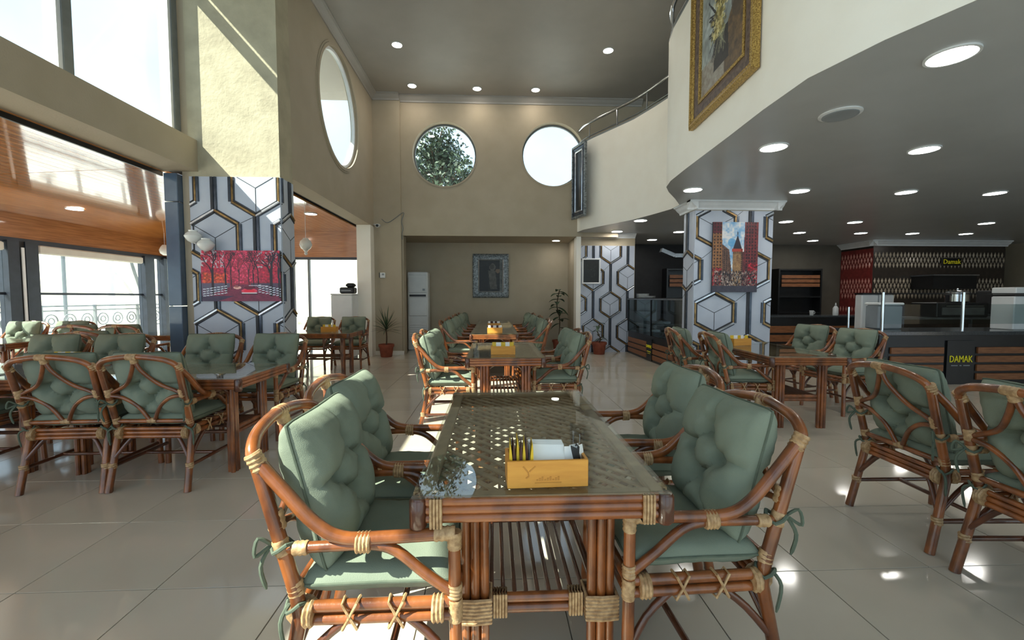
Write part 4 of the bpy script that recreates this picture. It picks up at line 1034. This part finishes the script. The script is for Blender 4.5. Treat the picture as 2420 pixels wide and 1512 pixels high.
# ================================================================== BALCONY RAIL
t = thing('balcony_rail', 'slim steel handrail on posts along the balcony front', 'railing', (0, 0, 0))
path = [(x + .03, y) for x, y in FAS if y > 1.4]
pts = cat([(*p, 5.08) for p in path], 4)
MB().tube(pts, .03, 10).build('handrail', 'chrome', t, True)
MB().tube([(p.x, p.y, 4.79) for p in pts], .011, 8).build('lower_rail', 'steel', t, True)
acc = 0
pm_ = MB().tube([(0, 0, 4.735), (0, 0, 5.08)], .014, 8).mesh('post', 'chrome', True)
for a, b in zip(pts[:-1], pts[1:]):
    acc += (b - a).length
    if acc > .80: put('post', pm_, t, (b.x, b.y, 0)); acc = 0

# ================================================================== SMALL WALL THINGS
def sconce(loc, label, sc=1.0, arms=2):
    t = thing('wall_lamp', label, 'lamp', loc)
    MB().lathe([(.035, 0), (.04, .012), (.02, .03), (.008, .05)], 14, (0, 0, 0), 'y').build('wall_plate', 'silver', t, True)
    sp = ((-.1, -.10, .05), (.06, -.12, -.05)) if arms == 2 else ((0, -.10, .0),)
    for x, y, z in sp:
        MB().tube(cat([(0, -.03, 0), (x * .5, -.10, z - .06), (x, y, z - .05)], 5), .007, 8).build('arm', 'silver', t, True)
        MB().lathe([(.02, -.055), (.06, -.03), (.088, .01), (.095, .03), (.08, .055), (.06, .075), (.045, .085), (.05, .1)], 18, (x, y, z)).build('glass_shade', 'lamp_glass', t, True)
    return t
sconce((-3.56, YP - .02, 1.97), 'twin white glass wall lamp above the red tree picture')
t = thing('pendant_lamp', 'white globe lamp hanging in the terrace opening', 'lamp', (-3.16, 7.5, 0))
MB().tube([(0, 0, 2.30), (0, 0, 2.845)], .004, 6).build('cord', 'white_frame', t)
MB().lathe([(.03, 2.10), (.075, 2.13), (.10, 2.19), (.085, 2.25), (.05, 2.28), (.04, 2.30)], 20).build('globe', 'lamp_glass', t, True)
MB().lathe([(.012, 2.02), (.03, 2.04), (.02, 2.07), (.04, 2.10)], 14).build('finial', 'lamp_glass', t, True)
t = thing('pendant_lamp', 'small lamp hanging on the terrace beside the blue column strip', 'lamp', (-7.0, 9.6, 0))
MB().tube([(0, 0, 2.42), (0, 0, tz(-7.0))], .004, 6).build('cord', 'white_frame', t)
MB().lathe([(.03, 2.20), (.08, 2.24), (.10, 2.31), (.07, 2.38), (.04, 2.42)], 18).build('globe', 'lamp_glass', t, True)
t = thing('security_camera', 'small white security camera at the end of the left beam', 'camera', (-2.55, 9.80, 2.93))
MB().bar((-.1, .06, .0), (0, 0, -.02), .03, .03).build('bracket', 'white_plastic', t)
m = MB().tube([(0, .08, -.02), (.01, -.10, -.05)], .04, 14); m.build('housing', 'white_plastic', t, True)
MB().tube([(.01, -.10, -.05), (.0105, -.108, -.0515)], .03, 14).build('lens', 'black', t, True)
t = thing('wall_switch', 'small white thermostat on the far left pilaster', 'switch', (-2.49, YB - .09, 1.80))
MB().bbox(-.05, .07, -.03, 0, -.06, .06, .008).build('body', 'white_plastic', t); MB().box(-.06, -.045, -.032, -.002, -.05, .06).build('side_strip', 'black', t); MB().box(.0, .05, -.034, -.028, 0, .04).build('screen', 'grey_plastic', t)
t = thing('cable_run', 'loose dark cable running down the pilaster edge', 'cable', (-2.03, YB - .1, 0))
MB().tube(cat([(-.45, .0, 3.05), (-.3, 0, 2.98), (.03, 0, 3.2), (-.01, 0, 3.0), (.02, 0, 2.85), (-.005, 0, 2.72), (.0, 0, 2.6)], 6), .008, 6).build('cable', 'grey_frame', t, True)

# ---- air conditioner
t = thing('air_conditioner', 'tall white floor-standing air conditioner in the niche', 'air conditioner', (-1.85, 10.9, 0))
MB().bbox(-.25, .25, -.16, .18, 0, 1.93, .02).build('cabinet', 'white_plastic', t)
MB().bbox(-.22, .22, -.175, -.155, 1.42, 1.86, .008).build('upper_panel', 'white_plastic', t)
MB().bbox(-.22, .22, -.175, -.155, .85, 1.30, .008).build('middle_panel', 'white_plastic', t)
MB().box(-.2, .2, -.172, -.158, 1.325, 1.375).build('air_slot', 'black', t)
MB().bbox(.12, .18, -.182, -.17, 1.47, 1.52, .004).build('display', 'grey_plastic', t)
lou = MB().bar((-.2, -.165, 0), (.2, -.165, 0), .03, .006, (0, -1, 1)).mesh('louvre', 'white_frame')
for k in range(9): put('louvre', lou, t, (0, 0, .2 + k * .055))

# ---- plants
def pot(t, r, h):
    MB().lathe([(r * .72, 0), (r * .76, .01), (r * .95, h * .8), (r * 1.06, h * .8), (r * 1.06, h), (r * .92, h), (r * .9, h * .9)], 20).build('pot', 'terracotta', t, True)
    MB().lathe([(r * .88, h * .86), (r * .4, h * .9)], 16).build('soil', 'soil', t)
def blade(m, p, d, L, wd, droop, n=6, fold=.25):
    d = Vector(d).normalized(); sd = d.cross(Vector((0, 0, 1)))
    if sd.length < .1: sd = Vector((1, 0, 0))
    sd.normalize(); P = Vector(p); vs = []
    for i in range(n + 1):
        s = i / n; wv = wd * math.sin(PI * min(1, .12 + s * .88)) ** .7 if s < 1 else .0008
        c = P + d * L * s + Vector((0, 0, -droop * L * s * s)); up = sd.cross(d).normalized()
        vs += [c - sd * wv / 2 + up * wv * fold, c, c + sd * wv / 2 + up * wv * fold]
    o = [(i * 3 + k, i * 3 + k + 1, i * 3 + k + 4, i * 3 + k + 3) for i in range(n) for k in (0, 1)]
    m.add(vs, o)
t = thing('potted_dracaena', 'spiky dracaena in a terracotta pot by the far left pilaster', 'plant', (-2.34, 9.55, 0))
pot(t, .16, .28); MB().tube(cat([(0, 0, .24), (.01, 0, .45), (-.01, .01, .62)], 4), .016, 8).build('stem', 'bark', t, True)
for k in range(34):
    a = k * 2.4; e = .15 + 1.2 * (k / 34); m = MB(); blade(m, (0, .005, .55 + .1 * k / 34), (math.cos(a) * math.cos(e), math.sin(a) * math.cos(e), math.sin(e)), .34 + .16 * random.random() * (1 if k < 28 else 1.3), .022, .35 * (1 - k / 34))
    m.build('leaf', 'leaf', t)
def ficus(loc, label, hgt, n, r0, spread, seed):
    rs = random.Random(seed); t = thing('potted_plant', label, 'plant', loc); pot(t, r0, r0 * 1.7)
    st = cat([(0, 0, r0 * 1.5), (.03, .0, hgt * .5), (-.04, .02, hgt * .75), (.02, 0, hgt)], 6)
    MB().tube(st, [.012] * len(st), 8).build('stem', 'bark', t, True)
    for k in range(n):
        f = .25 + .75 * k / n; p = st[min(len(st) - 1, int(f * len(st)))]; a = k * 2.4 + rs.random(); e = rs.uniform(-.2, .7)
        m = MB(); blade(m, p, (math.cos(a) * math.cos(e), math.sin(a) * math.cos(e), math.sin(e)), spread * rs.uniform(.7, 1.1), spread * .42, .5, 6, .15); m.build('leaf', 'leaf', t)
    return t
ficus((1.62, 10.6, 0), 'tall dark-leaved rubber plant at the right of the niche', 1.48, 20, .15, .30, 4)
ficus((2.44, 9.80, 0), 'short sparse plant in a terracotta pot before the hexagon paper', .72, 9, .165, .20, 8)

# ---- white cabinet beyond the opening
t = thing('white_cabinet', 'white freezer cabinet beyond the terrace opening', 'cabinet', (-3.16, 9.4, 0))
MB().bbox(-.23, .21, -.2, .25, .04, 1.35, .012).build('body', 'white_plastic', t); MB().bbox(-.235, .215, -.21, .255, 1.35, 1.385, .008).build('lid', 'white_plastic', t); MB().box(-.2, .18, -.18, .22, 0, .04).build('plinth', 'grey_plastic', t)
t = thing('till_printer', 'black machine on top of the white cabinet', 'printer', (-3.10, 9.4, 1.387))
MB().bbox(-.14, .16, -.12, .12, 0, .13, .02).build('body', 'black', t); MB().bbox(-.02, .15, -.10, .10, .13, .22, .03).build('cover', 'black_matt', t); MB().box(-.1, .1, -.125, -.118, .05, .07).build('paper_slot', 'grey_plastic', t)

# ================================================================== DISPLAY CASE
t = thing('display_case', 'glass pastry display case with wooden slat base behind the column', 'display case', (3.19, 7.12, 0))
L = 2.97; D = .72
MB().box(.02, D, 0, L, .0, .52).build('base', 'black', t)
for z0 in (.05, .17, .29):
    for y0, y1 in ((.05, 1.37), (1.72, L - .03)):
        MB().bbox(0.0, .022, y0, y1, z0, z0 + .092, .003).build('slat', 'wood_slat', t)
MB().box(-.002, .03, 1.40, 1.69, .02, .46).build('sign_panel', 'black', t)
me = text_mesh('DAMAK', .085, .003); me.materials.append(MATS['yellow_letter'])
o = put('lettering', me, t, (-.006, 1.545, .30)); o.rotation_euler = (PI / 2, 0, -PI / 2)
MB().box(-.005, 0, 1.44, 1.65, .19, .205).build('sign_line', 'yellow_letter', t)
MB().box(-.005, 0, 1.47, 1.62, .155, .165).build('sign_line', 'yellow_letter', t)
MB().box(-.01, D, -.01, L, 1.25, 1.285).build('top_shelf', 'black', t)
MB().box(-.012, 0, -.01, L, 1.255, 1.275).build('edge_strip', 'steel', t)
for y in (0, 1.48, L - .03): MB().box(0, .03, y, y + .03, .52, 1.25).build('post', 'black', t)
for y in (0, L - .03): MB().box(D - .03, D, y, y + .03, .52, 1.25).build('post', 'black', t)
for y0, y1 in ((.03, 1.48), (1.51, L - .03)): MB().box(.01, .018, y0, y1, .52, 1.25).build('pane', 'case_glass', t)
MB().box(.03, D - .03, L - .022, L - .014, .52, 1.25).build('pane', 'case_glass', t)
for z in (.74, 1.0): MB().box(.06, D - .06, .04, L - .04, z, z + .008).build('shelf', 'case_glass', t)
MB().box(.03, D - .03, .03, L - .03, .52, .54).build('shelf', 'steel', t)
for k in range(5):
    tr = thing('pastry_tray', 'steel tray on a display case shelf, %s from the column' % ('nearest', 'second', 'third', 'fourth', 'farthest')[k], 'tray', (3.52, 7.42 + k * .56, (.541, .749)[k % 2]), 0, 'trays in the display case')
    MB().box(-.2, .2, -.22, .22, 0, .006).build('bottom', 'steel', tr)
    for x0, x1, y0, y1 in ((-.2, -.195, -.22, .22), (.195, .2, -.22, .22), (-.195, .195, -.22, -.215), (-.195, .195, .215, .22)): MB().box(x0, x1, y0, y1, .006, .045).build('rim', 'steel', tr)
for k, (y, r, h) in enumerate(((9.82, .14, .10), (9.48, .16, .05))):
    p = thing('plate_stack', ['taller white plate stack on the display case', 'lower white plate stack on the display case'][k], 'plates', (3.45, y, 1.287), 0, 'plates on the display case')
    m = MB(); prof = []
    n = 5 if k == 0 else 3
    pl = MB().lathe([(r * .55, 0), (r * .6, .004), (r, h / n * .8), (r, h / n), (r * .6, .010)], 22).mesh('plate', 'white_plastic', True)
    for q in range(n): put('plate', pl, p, (0, 0, q * h / n))

# ================================================================== KITCHEN
struct('trim_12', MB().box(10.0, 13.65, 11.0, 12.05, 0, ZL - .02), 'tile_dark', 'tiled kitchen column at the far right', cat='pillar')
t = thing('kitchen_tiles', 'dark lozenge tile facing on the kitchen column front', 'tiles', (10.0, 10.99, 0))
MB().box(0, 3.65, -.0, .01, .8, 2.6).build('backing', 'tile_dark', t)
m = MB()
def loz(m, x, z, a, b):
    m.add([(x, -.004, z - b), (x + a, -.004, z), (x, -.004, z + b), (x - a, -.004, z), (x, -.018, z)], [(0, 1, 4), (1, 2, 4), (2, 3, 4), (3, 0, 4)])
for z in (2.42, 2.29, 2.16, 1.74, 1.61, 1.48, 1.35):
    for i in range(36): loz(m, .06 + i * .1 + (.05 if int(z * 100) % 2 else 0), z, .035, .085)
tag(m.build('lozenge_tiles', 'tile_light', t), kind='stuff')
t = thing('kitchen_tiles', 'reddish lozenge tile facing on the kitchen column side', 'tiles', (9.99, 12.04, 0), -PI / 2)
MB().box(0, 1.04, 0, .01, .8, 2.6).build('backing', 'tile_red', t)
m = MB()
for z in (2.42, 2.29, 2.16, 1.74, 1.61, 1.48, 1.35, .98):
    for i in range(10): loz(m, .05 + i * .1 + (.05 if int(z * 100) % 2 else 0), z, .035, .085)
tag(m.build('lozenge_tiles', 'tile_pink', t), kind='stuff')
mb = MB(); cornice(mb, (9.87, 11.0, 0), (13.7, 11.0, 0), (0, -1, 0), ZL, 1.1); cornice(mb, (10.0, 12.05, 0), (10.0, 10.87, 0), (-1, 0, 0), ZL, 1.1)
struct('trim_13', mb, 'white_frame', 'pale moulding on top of the tiled kitchen column', cat='trim')
t = thing('illuminated_sign', 'small yellow sign on the kitchen tiles', 'sign', (12.09, 10.94, 2.24))
MB().bbox(-.27, .27, -.02, .02, -.1, .1, .005).build('board', 'black', t)
me = text_mesh('Damak', .17, .003); me.materials.append(MATS['yellow_letter']); o = put('lettering', me, t, (0, -.024, 0)); o.rotation_euler = (PI / 2, 0, 0)

# main counter
t = thing('service_counter', 'long black service counter with wooden slats and a name panel', 'counter', (5.72, 6.1, 0))
MB().box(0, 7.3, .03, .75, 0, .74).build('base', 'black', t)
MB().bbox(-.06, 7.3, -.03, .80, .74, .80, .006).build('worktop', 'granite', t)
for x0, x1 in ((.17, .99), (1.52, 2.9), (3.1, 5.0), (5.2, 7.1)):
    for k in range(4): MB().bbox(x0, x1, .0, .03, .07 + k * .132, .165 + k * .132, .003).build('slat', 'wood_slat', t)
MB().box(1.04, 1.47, .005, .032, .03, .66).build('sign_panel', 'black', t)
me = text_mesh('DAMAK', .115, .003); me.materials.append(MATS['yellow_letter']); me.transform(Matrix.Diagonal((.9, 1.25, 1, 1)))
o = put('lettering', me, t, (1.255, .0, .38)); o.rotation_euler = (PI / 2, 0, 0)
for x0, x1, z in ((1.11, 1.21, .28), (1.24, 1.27, .28), (1.30, 1.40, .28)): MB().box(x0, x1, 0, .005, z, z + .012).build('sign_line', 'grey_plastic', t)
t = thing('sneeze_guard', 'glass guard on chrome posts above the service counter', 'glass guard', (5.865, 6.25, .80))
for x in (0, 1.27, 2.54): MB().tube([(x, 0, 0), (x, 0, .58)], .022, 12).build('post', 'chrome', t, True)
for x in (.03, 1.30): MB().box(x, x + 1.2, -.005, .004, .10, .40).build('pane', 'guard_glass', t)
MB().tube([(0, 0, .56), (2.54, 0, .56)], .008, 8).build('top_rail', 'black', t, True)
t = thing('chrome_post', 'short chrome rail post on the counter end', 'post', (5.72, 6.70, .80))
MB().tube([(0, 0, 0), (0, 0, .35)], .018, 10).build('post', 'chrome', t, True); MB().lathe([(.035, 0), (.035, .01), (.02, .015)], 14).build('foot', 'chrome', t, True)
t = thing('white_fridge', 'white fridge cabinet standing on the counter at the right edge', 'fridge', (8.02, 6.3, .80))
MB().bbox(0, .9, 0, .32, 0, .52, .012).build('body', 'white_plastic', t); MB().bbox(0, .9, -.012, .32, .55, .66, .01).build('lid', 'white_plastic', t); MB().box(.01, .89, .01, .31, .52, .55).build('seal', 'black', t)
t = thing('storage_bin', 'grey plastic bin on the kitchen counter', 'bin', (6.26, 6.62, .80))
MB().bbox(-.2, .2, -.1, .16, 0, .38, .02).build('body', 'grey_plastic', t); MB().bbox(-.21, .21, -.11, .17, .38, .42, .01).build('lid', 'white_plastic', t)
t = thing('kitchen_machine', 'pale machine behind the grey bin', 'machine', (7.46, 8.3, 0))
MB().bbox(-.33, .33, -.25, -.08, 0, 1.36, .02).build('body', 'white_plastic', t); MB().box(-.33, .33, -.26, -.07, 1.36, 1.39).build('top', 'black', t); MB().box(-.01, .01, -.255, -.25, .3, 1.4).build('door_gap', 'grey_plastic', t)
t = thing('kitchen_shelf_unit', 'long steel worktable at the back of the kitchen', 'worktable', (8.2, 8.6, 0))
MB().box(0, 4.2, -.3, .3, .86, .90).build('top', 'steel', t)
for x in (.05, 2.1, 4.15):
    for y in (-.26, .26): MB().box(x - .02, x + .02, y - .02, y + .02, 0, .86).build('leg', 'steel', t)
MB().box(0, 4.2, -.28, .28, .3, .33).build('shelf', 'steel', t)
t = thing('oven', 'dark oven on the kitchen worktable', 'oven', (9.5, 8.6, .90))
MB().bbox(-.55, .55, -.28, .28, 0, .30, .015).build('body', 'black', t); MB().box(-.45, .45, -.29, -.28, .05, .2).build('door', 'steel', t); MB().tube([(-.4, -.31, .23), (.4, -.31, .23)], .012, 8).build('handle', 'chrome', t, True)
t = thing('cooking_pot', 'shiny steel pot on the dark oven', 'pot', (9.62, 8.55, 1.20))
MB().lathe([(.17, 0), (.19, .02), (.19, .20), (.2, .205), (.18, .2), (.17, .03)], 24).build('body', 'chrome', t, True); MB().lathe([(.2, .206), (.15, .235), (.02, .25), (.03, .28), (.01, .29)], 24).build('lid', 'chrome', t, True)
for s in (-1, 1): MB().tube(cat([(s * .19, -.05, .15), (s * .25, -.04, .16), (s * .25, .04, .16), (s * .19, .05, .15)], 4), .01, 6).build('handle', 'black', t, True)
t = thing('coffee_machine', 'dark machine with chrome trim on the kitchen worktable', 'machine', (10.9, 8.6, .90))
MB().bbox(-.5, .5, -.28, .28, .06, .55, .02).build('body', 'black_matt', t); MB().box(-.5, .5, -.30, .28, 0, .06).build('base', 'steel', t); MB().box(-.42, .42, -.295, -.28, .12, .2).build('panel', 'chrome', t)
t = thing('wall_hood', 'dark extractor hood on the kitchen column', 'hood', (11.6, 10.9, 0))
MB().box(-.55, .6, -.5, .08, 1.52, 1.85).build('canopy', 'black', t); MB().box(-.58, .63, -.53, .08, 1.85, 1.88).build('rim', 'steel', t)
# back counter left of the service counter
t = thing('back_counter', 'black back counter behind the farther chairs', 'counter', (5.0, 9.3, 0))
MB().box(0, 4.0, 0, .6, 0, .86).build('base', 'black', t); MB().bbox(-.03, 4.03, -.03, .63, .86, .90, .005).build('worktop', 'granite', t)
for k in range(3): MB().bbox(.1, 3.9, -.02, 0, .12 + k * .2, .27 + k * .2, .003).build('slat', 'wood_slat', t)
t = thing('bottle', 'white squeeze bottle on the back counter', 'bottle', (7.8, 9.5, .90))
MB().lathe([(.05, 0), (.055, .02), (.055, .16), (.03, .2), (.018, .21), (.01, .28)], 16).build('body', 'white_plastic', t, True)
MB().lathe([(.02, .20), (.02, .225), (.008, .23)], 12).build('collar', 'grey_plastic', t, True)
t = thing('cup', 'small white cup on the back counter', 'cup', (7.2, 9.45, .90))
MB().lathe([(.03, 0), (.035, .005), (.045, .11), (.041, .11), (.032, .012)], 16).build('body', 'white_plastic', t, True)
MB().tube(cat([(.042, 0, .09), (.075, 0, .08), (.07, 0, .04), (.038, 0, .03)], 4), .006, 6).build('handle', 'white_plastic', t, True)
def back_shelf(loc, label, wd, h):
    t = thing('dark_shelf_unit', label, 'shelf unit', loc)
    MB().box(0, wd, .3, .34, 0, h).build('back', 'black', t)
    for x in (0, wd - .04): MB().box(x, x + .04, 0, .3, 0, h).build('side', 'black', t)
    for z in (.4, .85, 1.3, h - .05): MB().box(.04, wd - .04, 0, .3, z, z + .04).build('shelf', 'black', t)
    for k in range(3): MB().bbox(.08, wd - .08, -.02, 0, h - .5 + k * .115, h - .41 + k * .115, .003).build('slat', 'wood_slat', t)
    return t
back_shelf((7.9, 11.65, 0), 'dark shelf unit with wooden slats right of the papered column', 1.25, 2.1)
back_shelf((4.75, 11.65, 0), 'dark shelf unit with wooden slats left of the papered column', 1.3, 2.1)
struct('wall_dark_panel', MB().box(3.37, 7.4, 11.99, 12.04, 0, 2.78), 'black_matt', 'black panel wall behind the display case', cat='wall')
downlight(1.55, 10.62, 2.70, .09, 'small round light at the right of the niche ceiling', 'niche ceiling lights')
t = thing('extractor_duct', 'pale metal duct under the ceiling behind the display case', 'duct', (4.4, 11.2, 2.42))
MB().bar((0, 0, .12), (.35, 0, -.02), .14, .1).bar((.35, 0, -.02), (1.6, 0, -.02), .14, .1).build('duct', 'steel', t); MB().box(1.5, 1.62, -.09, .09, -.09, .05).build('collar', 'chrome', t)

# ================================================================== OUTSIDE
def fence(y0, y1, x, label):
    t = thing('garden_fence', label, 'fence', (x, 0, -.15))
    n = int((y1 - y0) / 1.5)
    pmh = MB().box(-.03, .03, -.03, .03, 0, 1.25).mesh('post', 'grey_frame')
    for k in range(n + 1): put('post', pmh, t, (0, y0 + k * 1.5, 0))
    for z in (.15, .55, 1.1, 1.22): MB().box(-.02, .02, y0, y1, z - .02, z + .02).build('rail', 'grey_frame', t)
    orn = MB()
    orn.tube([(0, .17 * math.cos(a), .83 + .17 * math.sin(a)) for a in [i * PI / 8 for i in range(16)]], .018, 6, True)
    orn.tube([(0, .08 * math.cos(a), .83 + .08 * math.sin(a)) for a in [i * PI / 5 for i in range(10)]], .018, 6, True)
    om = orn.mesh('ornament', 'grey_frame')
    k = y0 + .25
    while k < y1: put('ornament', om, t, (0, k, 0)); k += .5
    return t
fence(4, 24, -11.5, 'ornamental metal fence beyond the terrace glazing')
for k, (y, lean) in enumerate(((13.2, 0.0), (16.5, -1.1))):
    t = thing('outdoor_pole', ['upright thin pole beyond the terrace glazing', 'leaning thin pole beyond the terrace glazing'][k], 'pole', (-12.5, y, -.15))
    MB().tube([(0, lean, 3.2), (0, 0, .05)], .05, 8).build('shaft', 'grey_frame', t, True); MB().lathe([(.18, 0), (.18, .05), (.06, .09)], 14).build('base', 'grey_frame', t, True)
t = thing('street_lamp', 'pale lamp post beyond the terrace glazing', 'lamp post', (-13, 15.3, -.15))
MB().tube([(0, 0, 0), (0, 0, 3.0)], .12, 10).build('post', 'blind', t, True); MB().tube(cat([(0, 0, 2.4), (0, .5, 2.0), (0, .9, 1.5)], 4), .06, 8).build('brace', 'blind', t, True)
# tree behind the back wall
t = thing('tree', 'leafy tree outside the left round window of the back wall', 'tree', (-2.1, 16.5, -.15))
MB().tube(cat([(0, 0, 0), (.1, 0, 2.2), (0, .1, 4.4), (.2, 0, 7.0)], 5), [.22] * 6 + [.16] * 5 + [.07] * 5, 10).build('trunk', 'bark', t, True)
lm = MB(); br = MB()
rs = random.Random(5)
cl = []
for k in range(90):
    a = rs.uniform(0, 2 * PI); zz = rs.uniform(3.6, 7.0); rad = 1.75 * math.sin(min(1, (7.7 - zz) / 3.0) * PI / 2) * rs.uniform(.3, 1)
    cl.append((rad * math.cos(a) - .05, rad * math.sin(a), zz))
cl += [(-.35, -.3, 7.3), (-.3, -.2, 7.7), (.3, -.3, 7.2), (.38, -.2, 7.6), (.4, -.2, 7.9), (.9, -.3, 6.4), (1.2, -.3, 6.0), (-.9, -.3, 7.1), (-1.1, -.3, 6.7)]
for (x, y, z) in cl:
    br.tube([(0, 0, z - 1.0), (x * .6, y * .6, z - .3), (x, y, z)], [.04, .025, .01], 5)
    for q in range(70):
        p = Vector((x + rs.gauss(0, .24), y + rs.gauss(0, .24), z + rs.gauss(0, .25))); d = Vector((rs.gauss(0, 1), rs.gauss(0, 1), rs.gauss(0, 1))).normalized(); e = d.cross(Vector((rs.gauss(0, 1), rs.gauss(0, 1), rs.gauss(0, 1)))).normalized()
        l, wv = rs.uniform(.12, .2), rs.uniform(.035, .06)
        lm.add([p, p + d * l * .5 + e * wv, p + d * l, p + d * l * .5 - e * wv], [(0, 1, 2, 3)])
br.build('branches', 'bark', t, True)
tag(lm.build('leaves', 'leaf_tree', t), kind='stuff')
t = thing('overhead_cable', 'dark cable hanging outside the large round window', 'cable', (-6, 9, 0))
MB().tube(cat([(0, 2.5, 7.0), (.3, 2.3, 6.0), (.2, 2.6, 5.3), (.6, 2.2, 4.4), (.5, 2.4, 3.1)], 6), .012, 6).build('cable', 'grey_frame', t, True)
